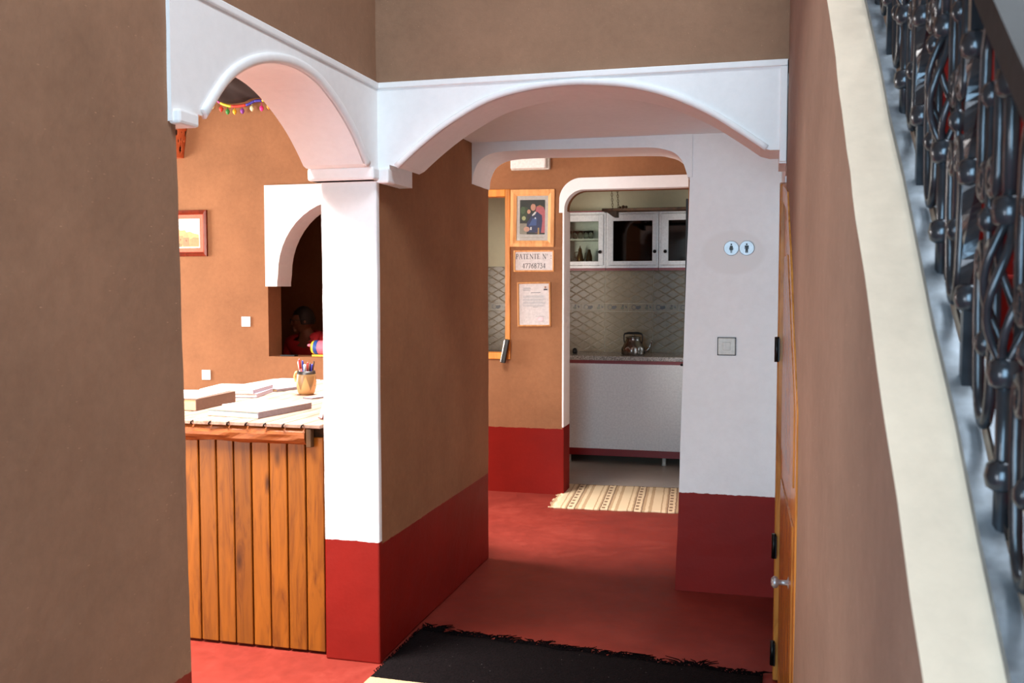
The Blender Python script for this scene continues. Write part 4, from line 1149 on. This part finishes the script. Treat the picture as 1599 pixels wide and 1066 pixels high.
# lettering strokes (serif capitals and figures)
def glyphs():
    G = {}
    def arc(cx, cy, rx, ry, a0, a1, n=10): return [(cx + rx * cos(radians(a0 + (a1 - a0) * i / n)), cy + ry * sin(radians(a0 + (a1 - a0) * i / n))) for i in range(n + 1)]
    K, H = 0.13, 0.05
    G['P'] = (0.62, [([(0.15, 0), (0.15, 1)], K), ([(0, 0), (0.32, 0)], H), ([(0, 1), (0.3, 1)], H), ([(0.15, 1), (0.3, 1)] + arc(0.3, 0.74, 0.26, 0.26, 90, -90) + [(0.15, 0.48)], 0.07)])
    G['A'] = (0.78, [([(0.08, 0), (0.38, 1)], H), ([(0.38, 1), (0.68, 0)], K), ([(0.2, 0.36), (0.56, 0.36)], H), ([(0, 0), (0.2, 0)], H), ([(0.54, 0), (0.8, 0)], H)])
    G['T'] = (0.68, [([(0.34, 0), (0.34, 1)], K), ([(0.02, 0.97), (0.66, 0.97)], H), ([(0.2, 0), (0.48, 0)], H), ([(0.02, 0.97), (0.02, 0.8)], H), ([(0.66, 0.97), (0.66, 0.8)], H)])
    G['E'] = (0.66, [([(0.15, 0), (0.15, 1)], K), ([(0, 0.02), (0.58, 0.02)], H), ([(0, 0.98), (0.54, 0.98)], H), ([(0.15, 0.52), (0.42, 0.52)], H), ([(0.58, 0.02), (0.6, 0.2)], H), ([(0.54, 0.98), (0.55, 0.8)], H)])
    G['N'] = (0.82, [([(0.13, 0), (0.13, 1)], H), ([(0.1, 0.98), (0.7, 0.02)], K), ([(0.7, 0), (0.7, 1)], H), ([(0, 0), (0.26, 0)], H), ([(0.57, 1), (0.82, 1)], H), ([(0, 1), (0.15, 1)], H)])
    G['°'] = (0.34, [(arc(0.15, 0.85, 0.11, 0.13, 0, 360, 14), H)])
    G[':'] = (0.3, [([(0.1, 0.05), (0.1, 0.17)], 0.12), ([(0.1, 0.5), (0.1, 0.62)], 0.12)])
    G[' '] = (0.35, [])
    G['4'] = (0.56, [([(0.38, 0), (0.38, 1)], 0.11), ([(0.38, 1), (0.02, 0.28)], H), ([(0.02, 0.28), (0.52, 0.28)], 0.07)])
    G['7'] = (0.54, [([(0.04, 0.96), (0.5, 0.96)], 0.09), ([(0.5, 0.96), (0.2, 0)], 0.09), ([(0.04, 0.96), (0.03, 0.8)], H)])
    G['6'] = (0.56, [([(0.46, 0.98)] + arc(0.6, 0.3, 0.52, 0.62, 115, 180, 6), 0.1), (arc(0.27, 0.31, 0.2, 0.28, 0, 360, 18), 0.09)])
    G['8'] = (0.54, [(arc(0.26, 0.75, 0.17, 0.22, 0, 360, 16), 0.09), (arc(0.26, 0.27, 0.2, 0.25, 0, 360, 16), 0.09)])
    G['3'] = (0.54, [(arc(0.24, 0.76, 0.18, 0.21, 150, -80), 0.09), (arc(0.22, 0.28, 0.24, 0.27, 85, -150), 0.1)])
    return G
GL = glyphs()
def letters(bm, text, cx, z, h, y, squeeze=1.0, gap=0.1):
    w = sum(GL[c][0] + gap for c in text) - gap
    x = cx - w * h * squeeze / 2
    for ch_ in text:
        gw, strokes = GL[ch_]
        for pts, wd in strokes:
            for (a, b) in zip(pts, pts[1:]):
                A = Vector((x + a[0] * h * squeeze, z + a[1] * h)); B = Vector((x + b[0] * h * squeeze, z + b[1] * h))
                d = (B - A)
                if d.length < 1e-7: continue
                d.normalize(); nn = Vector((-d.y, d.x)) * wd * h / 2; e = d * wd * h * 0.15
                vs = [bm.verts.new((q.x, y, q.y)) for q in (A - e - nn, B + e - nn, B + e + nn, A - e + nn)]
                ff = fn(bm, vs)
                if ff:
                    ff.normal_update()
                    if ff.normal.y > 0: ff.normal_flip()
        x += (gw + gap) * h * squeeze
f, hw, hh = frame('patent_sign', 'small wood framed sign with a number, between portrait and certificate', 'sign', -0.322, -0.005, 1.724, 1.889, 0.012, 0.012, 'framewood')
boxobj('sheet', (-hw, hw, -0.006, -0.001, -hh, hh), M['oldpaper'], f)
bm = BM(); letters(bm, 'PATENTE N° :', 0.0, 0.016, 0.038, -0.0068, 0.92); letters(bm, '47768734', 0.0, -0.056, 0.038, -0.0068, 0.95); obj('lettering', bm, M['darkink'], f, recalc=False)
f, hw, hh = frame('certificate', 'thin wood framed certificate with a red stamp below the number sign', 'picture', -0.292, -0.03, 1.302, 1.645, 0.013, 0.012, 'framewood', tilt=radians(-0.8))
boxobj('sheet', (-hw, hw, -0.006, -0.001, -hh, hh), M['oldpaper'], f)
p = Flat(hw, hh, -0.0065)
g1 = S(168, 170, 174)
p.rect(.12, .86, .4, .865, g1)
for k, (a, b) in enumerate(((.12, .38), (.14, .4), (.12, .36), (.14, .38))): p.rect(a, .9 - k * .022, b, .908 - k * .022, S(130, 132, 138))
p.rect(.4, .775, .72, .79, S(120, 120, 126))
vv = .74
for k in range(15):
    vv -= .014 if k % 4 else .034
    p.rect(.12 + .02 * random.random(), vv, .78 + .12 * random.random(), vv + .006, g1)
p.rect(.46, .43, .62, .438, S(130, 130, 136)); p.rect(.55, .2, .88, .207, g1); p.ell(.7, .14, .1, .055, S(236, 196, 200)); p.ell(.7, .14, .07, .038, S(240, 212, 214))
p.rect(.82, .84, .96, .95, S(206, 196, 190)); p.ell(.89, .91, .035, .03, S(150, 110, 96)); p.poly([(.82, .84), (.96, .84), (.94, .875), (.84, .875)], S(58, 44, 60))
p.done('print', f)
# landscape picture in the reception
f, hw, hh = frame('landscape_picture', 'mahogany framed picture of a mud-brick village on the orange wall', 'picture', -3.56, -2.997, 1.867, 2.255, 0.036, 0.022, 'redframe')
boxobj('mat_board', (-hw, hw, -0.008, -0.002, -hh, hh), simple('coral_mat', S(226, 112, 88), .8), f)
p = Flat(hw * .86, hh * .78, -0.009)
p.rect(0, 0, 1, 1, S(244, 238, 226)); p.poly([(.02, .04), (.98, .04), (.98, .46), (.86, .5), (.78, .56), (.7, .54), (.66, .62), (.56, .6), (.5, .68), (.44, .66), (.4, .72), (.3, .7), (.26, .66), (.1, .56), (.02, .58)], S(222, 166, 110))
for (a, b, c_, d, q) in ((.5, .1, .62, .42, 0), (.62, .06, .76, .36, 1), (.42, .2, .52, .54, 2), (.3, .12, .44, .44, 1), (.1, .08, .28, .36, 2), (.64, .38, .74, .5, 2)):
    p.rect(a, b, c_, d, (S(214, 138, 92), S(204, 126, 88), S(228, 156, 104))[q])
p.poly([(.76, .06), (.98, .06), (.98, .34), (.86, .36), (.78, .3)], S(150, 138, 92)); p.ell(.5, .1, .09, .07, S(140, 118, 78)); p.rect(.55, .26, .57, .32, S(130, 80, 56)); p.rect(.68, .22, .7, .28, S(130, 80, 56))
p.done('print', f)
# white box lamp above the portrait
el = thing('wall_box', 'white rectangular box mounted high on the wall above the portrait', 'wall lamp', (-0.185, D3, 2.56))
bm = BM(); box(bm, -0.15, 0.15, -0.045, 0, -0.062, 0.062, bev=.006); obj('housing', bm, M['beigeplastic'], el)
bm = BM(); box(bm, -0.146, 0.13, -0.085, -0.045, -0.056, 0.056, bev=.01); obj('cover', bm, M['whiteplastic'], el)
# hatch frame
hf = thing('hatch_frame', 'orange wooden frame around the serving hatch', 'frame', ((HX0 + HX1) / 2, D3, HZ0))
cxh = (HX0 + HX1) / 2; hwid = (HX1 - HX0) / 2; hh_ = HZ1 - HZ0
for b, nm in (((-hwid, -hwid + .04, 0, hh_), 'jamb'), ((hwid - .04, hwid, 0, hh_), 'jamb'), ((-hwid + .04, hwid - .04, hh_ - .055, hh_), 'head'), ((-hwid + .04, hwid - .04, 0, .05), 'sill')):
    bm = BM(); box(bm, b[0], b[1], -0.012, 0.11, b[2], b[3], bev=.004); obj(nm, bm, M['hatchwood'], hf)
lt_ = thing('leaning_box', 'thin dark box leaning in the lower corner of the hatch frame', 'box', (-0.408, D3 - 0.052, 1.02), (0, radians(11), 0))
bm = BM(); box(bm, -0.012, 0.022, 0, 0.038, 0, 0.185, bev=.003); obj('case', bm, M['black'], lt_)
bm = BM(); box(bm, -0.016, -0.004, -0.004, 0.03, 0.005, 0.18, bev=.002); obj('edge', bm, M['silver'], lt_)

# pierced clay lamp
lp = thing('pierced_lamp', 'orange pierced clay wall lamp high on the reception wall', 'lamp', (-3.34, D3 - 0.002, 2.695))
bm = BM(); nr, nc = 36, 60; rings = []
for j in range(nr + 1):
    v_ = j / nr; r = 0.128 + (0.165 - 0.128) * v_
    rings.append([bm.verts.new((r * cos(pi * i / nc), -r * sin(pi * i / nc), 0.265 * v_)) for i in range(nc + 1)])
def pierced(i, j):
    for (ci, cj, ri, rj) in ((0, 27, 1.5, 4.0), (6, 9, 1.3, 4.5), (3, 18, 0.9, 1.1), (6, 20, 0.9, 1.1), (9, 18, 0.9, 1.1), (6, 16, 0.8, 0.9), (6, 28, 0.8, 0.9), (0, 9, 0.8, 0.9)):
        di = (i - ci + 6) % 12 - 6
        if (di / ri) ** 2 + ((j - cj) / rj) ** 2 < 1: return True
    return False
for j in range(nr):
    for i in range(nc):
        if not pierced(i, j): fn(bm, [rings[j][i], rings[j][i + 1], rings[j + 1][i + 1], rings[j + 1][i]], 0, True)
fn(bm, rings[0])
sh = obj('shade', bm, M['terracotta'], lp)
sm = sh.modifiers.new('thick', 'SOLIDIFY'); sm.thickness = 0.008
bm = BM(); prism(bm, [(-0.1, 0.006), (0.1, 0.006), (0.15, 0.262), (-0.15, 0.262)], 'y', -0.008, 0.0); obj('interior_shadow_plate', bm, M['darkwood'], lp)  # added dark sheet, stands in for the shadow inside the lamp

GC = [S(240, 60, 150), S(240, 220, 60), S(226, 60, 44), S(60, 50, 160), S(244, 190, 40), S(40, 110, 180), S(60, 150, 70), S(236, 240, 190), S(150, 70, 170), S(120, 210, 220), S(240, 150, 40)]
gmats = [simple('garland_colour', c, .5) for c in GC]
ga = thing('garland', 'colourful ribbon garland with little hanging drops along the dark drape', 'garland', (-2.5, 3.375, 3.1))
main = smooth_curve([(-3.6, 3.12), (-3.3, 3.08), (-3.06, 3.12), (-2.87, 3.165), (-2.797, 3.119), (-2.697, 3.088), (-2.562, 3.092), (-2.485, 3.119), (-2.416, 3.121), (-2.312, 3.121), (-2.15, 3.09), (-1.95, 3.12), (-1.75, 3.1)], 6)
# dark drape below the reception ceiling and its garland
def gz(x):
    for a, b in zip(main, main[1:]):
        if a[0] <= x <= b[0]: return a[1] + (b[1] - a[1]) * (x - a[0]) / (b[0] - a[0])
    return 3.1
bm = BM(); nx_, ny_ = 120, 40; g = []
for j in range(ny_ + 1):
    row = []
    for i in range(nx_ + 1):
        x = -4.2 + 2.5 * i / nx_; y = -0.2 + 3.52 * j / ny_
        z = 3.20 - 0.03 * sin(y * 2.2) + 0.03 * sin(x * 9 + 0.8 * sin(y * 3)) + 0.016 * sin(x * 23 + y * 4 + 2 * sin(x * 3)) + 0.02 * noise.noise(Vector((x * 3, y * 2, 0)))
        w_ = max(0.0, (j - ny_ + 6) / 6.0); z = z * (1 - w_) + (gz(x) + 0.016) * w_ + (0.01 * sin(x * 31) * w_ * (1 - w_))
        row.append(bm.verts.new((x, y, min(z, 3.325))))
    g.append(row)
for j in range(ny_):
    for i in range(nx_): fn(bm, [g[j][i], g[j][i + 1], g[j + 1][i + 1], g[j + 1][i]], 0, True)
dr = tag(obj('ceiling_drape', bm, M['cloth_dark']), 'dark gathered cloth hung under the reception ceiling', 'drape')
sm = dr.modifiers.new('thick', 'SOLIDIFY'); sm.thickness = 0.006
seg = [0, 5, 5, 0, 1, 2, 3, 3, 4, 4, 2, 1]
for k in range(12):
    pts = main[k * 6:k * 6 + 7]
    bm = BM(); tube(bm, [(x + 2.5, 0, z - 3.1) for x, z in pts], 0.011, 8); obj('ribbon', bm, gmats[seg[k]], ga)
for k, (x, z, ci) in enumerate([(-2.975, 3.06, 9), (-2.917, 3.094, 0), (-2.869, 3.102, 7), (-2.792, 3.072, 2), (-2.733, 3.048, 6), (-2.668, 3.045, 4), (-2.598, 3.047, 8), (-2.51, 3.064, 7), (-2.422, 3.06, 0), (-2.359, 3.072, 10), (-2.301, 3.064, 7), (-2.2, 3.05, 2), (-3.15, 3.04, 5), (-3.25, 3.03, 1)]):
    bm = BM(); lathe(bm, [(1e-5, -0.028), (0.013, -0.016), (0.018, 0.0), (0.012, 0.014), (0.003, 0.02), (0.002, 0.045)], (x + 2.5, 0.0, z - 3.1), 10); obj('drop', bm, gmats[ci], ga)

# ------------------------------------------------------------------ rugs
def rag_mat():
    t = NT('striped_rag_rug')
    tc = t.n('ShaderNodeTexCoord'); sp = t.n('ShaderNodeSeparateXYZ'); t.l(tc, 'Object', sp, 0)
    nz = t.n('ShaderNodeTexNoise', i_Scale=20.0, i_Detail=3.0); t.l(tc, 'Object', nz, 'Vector')
    a = t.n('ShaderNodeMath', operation='MULTIPLY_ADD'); a.inputs[1].default_value = 0.012; t.l(nz, 'Fac', a, 0); t.l(sp, 'X', a, 2)
    b = t.n('ShaderNodeMath', operation='MULTIPLY'); b.inputs[1].default_value = 1 / 0.24; t.l(a, 0, b, 0)
    fr = t.n('ShaderNodeMath', operation='FRACT'); t.l(b, 0, fr, 0)
    cr, tn, dk = S(222, 200, 164), S(186, 158, 122), S(132, 104, 80)
    r = t.ramp([(0.0, cr), (0.16, tn), (0.2, cr), (0.3, tn), (0.34, dk), (0.38, cr), (0.52, cr), (0.58, dk), (0.62, tn), (0.7, cr), (0.8, tn), (0.9, cr)], 'CONSTANT')
    t.l(fr, 0, r, 'Fac')
    # dashed dark weave inside the wide cream stripe
    c1 = t.n('ShaderNodeMath', operation='COMPARE'); c1.inputs[1].default_value = 0.46; c1.inputs[2].default_value = 0.05; t.l(fr, 0, c1, 0)
    yb = t.n('ShaderNodeMath', operation='MULTIPLY'); yb.inputs[1].default_value = 1 / 0.1; t.l(sp, 'Y', yb, 0)
    yf = t.n('ShaderNodeMath', operation='FRACT'); t.l(yb, 0, yf, 0)
    yl = t.n('ShaderNodeMath', operation='LESS_THAN'); yl.inputs[1].default_value = 0.5; t.l(yf, 0, yl, 0)
    mm = t.n('ShaderNodeMath', operation='MULTIPLY'); t.l(c1, 0, mm, 0); t.l(yl, 0, mm, 1)
    mx = t.n('ShaderNodeMix', data_type='RGBA'); t.l(mm, 0, mx, 0); t.l(r, 'Color', mx, 6); mx.inputs[7].default_value = dk
    t.l(mx, 2, t.b, 'Base Color'); t.set(Roughness=0.95)
    t.bump(nz, 'Fac', 0.5, 0.006)
    return t.m
M['rag'] = rag_mat()
rg = thing('striped_rug', 'cream striped rag rug at the kitchen doorway', 'rug', (0.56, 3.46, 0), (0, 0, radians(4)))
bm = BM(); nx_, ny_ = 40, 24; g = []
hx, hy = 0.5, 0.42
for j in range(ny_ + 1):
    g.append([bm.verts.new((-hx + 2 * hx * i / nx_ + 0.006 * sin(j * 1.3), -hy + 2 * hy * j / ny_ + 0.006 * sin(i * .9), 0.011 + 0.002 * noise.noise(Vector((i * .4, j * .4, 0))))) for i in range(nx_ + 1)])
for j in range(ny_):
    for i in range(nx_): fn(bm, [g[j][i], g[j][i + 1], g[j + 1][i + 1], g[j + 1][i]], 0, True)
ex = bmesh.ops.extrude_edge_only(bm, edges=[e for e in bm.edges if e.is_boundary])
for v in [q for q in ex['geom'] if isinstance(q, bmesh.types.BMVert)]: v.co.z = 0.001
obj('cloth', bm, M['rag'], rg)
bm = BM()
for i in range(70):
    y = -hy + 2 * hy * i / 69
    for s in (-1,):
        x = s * hx; a = random.uniform(-.5, .5); L = random.uniform(.02, .045)
        tube(bm, [(x - s * .004, y, .007), (x + s * L * .5, y + a * .01, .006), (x + s * L, y + a * .02, .003)], .0025, 4)
fr_ = obj('fringe', bm, M['rag'], rg); fr_['kind'] = 'stuff'

def black_rug_mat():
    t = NT('black_wool_rug')
    tc = t.n('ShaderNodeTexCoord'); sp = t.n('ShaderNodeSeparateXYZ'); t.l(tc, 'Object', sp, 0)
    nz = t.n('ShaderNodeTexNoise', i_Scale=120.0, i_Detail=4.0); t.l(tc, 'Object', nz, 'Vector')
    vo = t.n('ShaderNodeTexVoronoi', i_Scale=26.0); t.l(tc, 'Object', vo, 'Vector')
    fl = t.ramp([(0.025, (1, 1, 1, 1)), (0.05, (0, 0, 0, 1))]); t.l(vo, 'Distance', fl, 'Fac')
    r = t.ramp([(0.3, S(8, 5, 6)), (0.7, S(22, 16, 17))]); t.l(nz, 'Fac', r, 'Fac')
    m0 = t.n('ShaderNodeMix', data_type='RGBA'); t.l(fl, 'Color', m0, 0); t.l(r, 'Color', m0, 6); m0.inputs[7].default_value = S(150, 140, 136)
    nb_ = t.n('ShaderNodeMath', operation='MULTIPLY_ADD'); nb_.inputs[1].default_value = 0.01; t.l(nz, 'Fac', nb_, 0); t.l(sp, 'Y', nb_, 2)
    st_ = t.ramp([(0.0, S(184, 160, 126)), (0.1, S(40, 30, 32)), (0.2, S(206, 182, 148)), (0.36, S(120, 34, 28)), (0.5, S(212, 190, 156)), (0.62, S(40, 30, 32)), (0.82, S(212, 190, 156))], 'CONSTANT')
    ym = t.n('ShaderNodeMapRange'); ym.inputs[1].default_value = -0.46; ym.inputs[2].default_value = -1.3; t.l(nb_, 0, ym, 0); t.l(ym, 0, st_, 'Fac')
    gt = t.n('ShaderNodeMath', operation='LESS_THAN'); gt.inputs[1].default_value = -0.46; t.l(nb_, 0, gt, 0)
    mx = t.n('ShaderNodeMix', data_type='RGBA'); t.l(gt, 0, mx, 0); t.l(m0, 2, mx, 6); t.l(st_, 'Color', mx, 7)
    t.l(mx, 2, t.b, 'Base Color'); t.set(Roughness=0.95, Specular_IOR_Level=0.08); t.bump(nz, 'Fac', 0.9, 0.008)
    return t.m
M['brug'] = black_rug_mat()
br = thing('black_rug', 'black wool rug with ragged fringe in the foreground of the passage', 'rug', (0.0, 0.30, 0))
RA = radians(-4)
bm = BM(); g = []
nx_, ny_ = 50, 50
def rugpt(u, v):      # u across, v from far edge towards the camera
    x0 = 0.03 - 0.02 * v; x1 = 1.575
    x = x0 + (x1 - x0) * u
    return x, 0.10 - 0.15 * u + 0.006 * sin(u * 40) * (1 - v) - 1.75 * v + (0.1 * u * v)
for j in range(ny_ + 1):
    g.append([])
    for i in range(nx_ + 1):
        x, y = rugpt(i / nx_, j / ny_)
        g[-1].append(bm.verts.new((x, y, 0.012 + 0.003 * noise.noise(Vector((x * 9, y * 9, 1))))))
for j in range(ny_):
    for i in range(nx_): fn(bm, [g[j][i], g[j][i + 1], g[j + 1][i + 1], g[j + 1][i]], 0, True)
ex = bmesh.ops.extrude_edge_only(bm, edges=[e for e in bm.edges if e.is_boundary])
for v in [q for q in ex['geom'] if isinstance(q, bmesh.types.BMVert)]: v.co.z = 0.001
obj('pile', bm, M['brug'], br)
bm = BM()
for i in range(520):
    u = random.random(); x, y = rugpt(u, 0)
    cl = 0.5 + 0.9 * max(0, noise.noise(Vector((u * 14, 0, 0))) + 0.3)
    L = random.uniform(.03, .10) * cl; a = random.uniform(-1, 1) + 1.2 * noise.noise(Vector((u * 9, 4, 0)))
    p1 = Vector((x, y - 0.006, .011)); p2 = p1 + Vector((a * L * .5, L * .6, random.uniform(0, .008))); p3 = p1 + Vector((a * L * 1.0 + random.uniform(-.008, .008), L, -.006 + random.uniform(0, .006)))
    tube(bm, [p1, p2, p3], [.0034, .0028, .0014], 4)
for i in range(60):
    v_ = random.random() * .3; x, y = rugpt(0, v_)
    L = random.uniform(.01, .024); tube(bm, [(x + .004, y, .01), (x - L * .5, y + .012, .012), (x - L * .6, y + .03, .008)], [.0028, .002, .0012], 4)
fr_ = obj('fringe', bm, simple('black_wool', S(12, 8, 9), .95, Specular_IOR_Level=0.03), br); fr_['kind'] = 'stuff'

# ------------------------------------------------------------------ understair door
ang = math.atan2(-SK, 1)       # the wall runs along +Y leaning in X
ud = thing('understair_door', 'honey coloured wooden door with sloping top under the stair', 'door', (sx(DY0), DY0, 0), (0, 0, math.atan(SK)))
LD = (DY1 - DY0) * math.sqrt(1 + SK * SK)
def dt(l): return door_top(DY0 + l)
def slab(name, l0, l1, z0, top, x0, x1, m, p, bev=0.004):
    bm = BM()
    ls = [l0] + [q for q in (0.74,) if l0 < q < l1] + [l1]
    prism(bm, [(l0, z0), (l1, z0)] + [(q, top(q)) for q in ls[::-1]], 'x', x0, x1)
    bmesh.ops.bevel(bm, geom=list(bm.edges), offset=bev, segments=1, affect='EDGES')
    return obj(name, bm, m, p)
jw = 0.07
slab('jamb', 0.003, jw, 0.004, lambda l: dt(l) - .004, -0.004, 0.06, M['doorwood'], ud)
slab('jamb', LD - jw, LD - 0.003, 0.004, lambda l: dt(l) - .004, -0.012, 0.06, M['doorwood'], ud)
bm = BM(); pts = [(jw, dt(jw) - .004), (0.74, dt(0.74) - .004), (LD - jw, dt(LD - jw) - .004), (LD - jw, dt(LD - jw) - .07), (0.74, dt(0.74) - .07), (jw, dt(jw) - .08)]
prism(bm, pts, 'x', -0.004, 0.06); obj('head', bm, M['doorwood'], ud)
lf = slab('leaf', jw + .004, LD - jw - .004, 0.012, lambda l: dt(l) - .082, 0.006, 0.045, M['doorwood'], ud)
for z0, zt in ((0.14, lambda l: 0.86), (0.98, lambda l: min(dt(l) - 0.2, 1.72))):
    bm = BM()
    ll0, ll1 = 0.22, LD - 0.2
    prism(bm, [(ll0, z0), (ll1, z0), (ll1, zt(ll1)), (0.74, zt(0.74)), (ll0, zt(ll0))], 'x', 0.0, 0.008)
    bmesh.ops.bevel(bm, geom=list(bm.edges), offset=.003, segments=1, affect='EDGES'); obj('panel', bm, M['doorwood'], lf)
for z in (1.355, 0.56, 0.12):
    bm = BM(); lathe(bm, [(0.009, z - .05), (0.009, z + .05)], (-0.016, LD - jw - .004, 0), 10); box(bm, -0.011, -0.006, LD - jw - .03, LD - jw + .03, z - .045, z + .045); obj('hinge', bm, M['hinge'], ud)
bm = BM(); lathe(bm, [(0.02, 0.0), (0.02, -0.006), (0.009, -0.01), (0.008, -0.035), (0.018, -0.042), (0.02, -0.052), (0.012, -0.06), (1e-5, -0.061)], (0.006, 0.36, 0.64), 16, 'x'); obj('knob', bm, M['steel'], ud)

# ------------------------------------------------------------------ wrought iron railing on the parapet
OFF = 0.098
ry0, ry1 = -3.7, -0.45
rl = thing('stair_railing', 'black wrought iron railing with scrolls on the sloping stair wall', 'railing', (sx(-2) + OFF, -2, pz(-2)))
def rp(y, h, off=0.0): return (sx(y) + OFF + off - (sx(-2) + OFF), y + 2, pz(y) + h - pz(-2))
def bar(name, off0, off1, h0, h1, m, bev=.003):
    bm = BM(); ring = []
    for y in [ry0 + (ry1 - ry0) * i / 24 for i in range(25)]:
        wv = 0.0015 * sin(y * 17)
        ring.append([bm.verts.new(rp(y, h, o + wv)) for o, h in ((off0, h0), (off1, h0), (off1, h1), (off0, h1))])
    for a, b in zip(ring, ring[1:]):
        for k in range(4): fn(bm, [a[k], a[(k + 1) % 4], b[(k + 1) % 4], b[k]])
    fn(bm, ring[0]); fn(bm, ring[-1][::-1])
    bmesh.ops.bevel(bm, geom=[e for e in bm.edges if abs((e.verts[0].co - e.verts[1].co).y) > .08], offset=bev, segments=2, affect='EDGES')
    return obj(name, bm, m, rl)
bar('bottom_rail', -0.022, 0.002, 0.002, 0.02, M['rail'])
bar('inner_rail', 0.008, 0.022, 0.02, 0.036, M['iron'])
bar('handrail', -0.035, 0.05, 0.56, 0.605, M['handrail'], .012)
bar('top_bar', -0.008, 0.008, 0.545, 0.561, M['iron'])
# shared pieces
def mesh_of(build):
    b = BM(); build(b); bmesh.ops.recalc_face_normals(b, faces=b.faces); me = bpy.data.meshes.new('piece'); b.to_mesh(me); b.free(); return me
def b_bal(b):
    tube(b, [(0, 0, 0.004), (0, 0, 0.15)], 0.0085, 8); tube(b, [(0, 0, 0.29), (0, 0, 0.45)], 0.0085, 8)
    for q in range(5):
        tube(b, [(0.024 * sin(pi * s / 12) * cos(2 * pi * q / 5 + 2.6 * s / 12) , 0.024 * sin(pi * s / 12) * sin(2 * pi * q / 5 + 2.6 * s / 12), 0.15 + 0.14 * s / 12) for s in range(13)], 0.0048, 6)
def b_plain(b):
    n_ = 60
    for q in range(4):      # twisted square bar
        pass
    prev = None
    for s in range(n_ + 1):
        z = 0.004 + 0.446 * s / n_; a = 9 * s / n_ * (1 if 0.2 < s / n_ < 0.8 else 0.0)
        ring = [b.verts.new((0.011 * cos(a + pi / 4 + k * pi / 2), 0.011 * sin(a + pi / 4 + k * pi / 2), z)) for k in range(4)]
        if prev:
            for k in range(4): fn(b, [prev[k], prev[(k + 1) % 4], ring[(k + 1) % 4], ring[k]])
        prev = ring
def b_collar(b): lathe(b, [(0.008, -0.014), (0.016, -0.01), (0.0185, 0.0), (0.016, 0.01), (0.008, 0.014)], n=12)
def spiral(c, r, a0, turns, sgn, n=16): return [(0, c[0] + r * (1 - s / n * .75) * cos(a0 + sgn * turns * 2 * pi * s / n), c[1] + r * (1 - s / n * .75) * sin(a0 + sgn * turns * 2 * pi * s / n)) for s in range(n + 1)]
def b_scroll(b):
    # lyre: two uprights meeting in a hoop above, rolled inwards below, sheared with the stair
    hoop = [(0, 0.034 * cos(pi * s / 12), 0.38 + 0.036 * sin(pi * s / 12)) for s in range(13)]
    left = spiral((-0.022, 0.27), 0.02, pi, 1.3, 1)
    right = spiral((0.022, 0.27), 0.02, 0, 1.3, -1)
    tube(b, right[::-1] + [(0, 0.042, 0.32)] + hoop + [(0, -0.042, 0.32)] + left, 0.0068, 7)
    hoop2 = [(0, 0.034 * cos(pi + pi * s / 12), 0.085 + 0.045 * sin(pi + pi * s / 12)) for s in range(13)]
    l2 = spiral((-0.022, 0.19), 0.02, pi, 1.3, -1); r2 = spiral((0.022, 0.19), 0.02, 0, 1.3, 1)
    tube(b, l2[::-1] + [(0, -0.042, 0.14)] + hoop2 + [(0, 0.042, 0.14)] + r2, 0.0068, 7)
    for z in (0.345, 0.23, 0.115): ball(b, (0, 0, z), 0.013, 8)
    tube(b, [(0, 0, 0.115), (0, 0, 0.345)], 0.005, 6)
mb, mp_, mc, ms_ = mesh_of(b_bal), mesh_of(b_plain), mesh_of(b_collar), mesh_of(b_scroll)
for me in (mb, mp_, mc, ms_): me.materials.append(M['iron'])
pitch = 0.168
k = 0
y = ry0 + 0.08
while y < ry1 - 0.05:
    o = bpy.data.objects.new('baluster', mp_ if k % 2 else mb); col.objects.link(o); o.parent = rl; o.location = rp(y, 0); o.scale.z = 1.215
    for z in ((0.06, 0.15, 0.29, 0.40) if k % 2 == 0 else (0.1, 0.225, 0.35)):
        c = bpy.data.objects.new('collar', mc); col.objects.link(c); c.parent = o; c.location = (0, 0, z)
    s = bpy.data.objects.new('scroll', ms_); col.objects.link(s); s.parent = rl
    ym = y + pitch / 2; s.location = rp(ym, 0.0); s.scale.z = 1.215
    y += pitch; k += 1
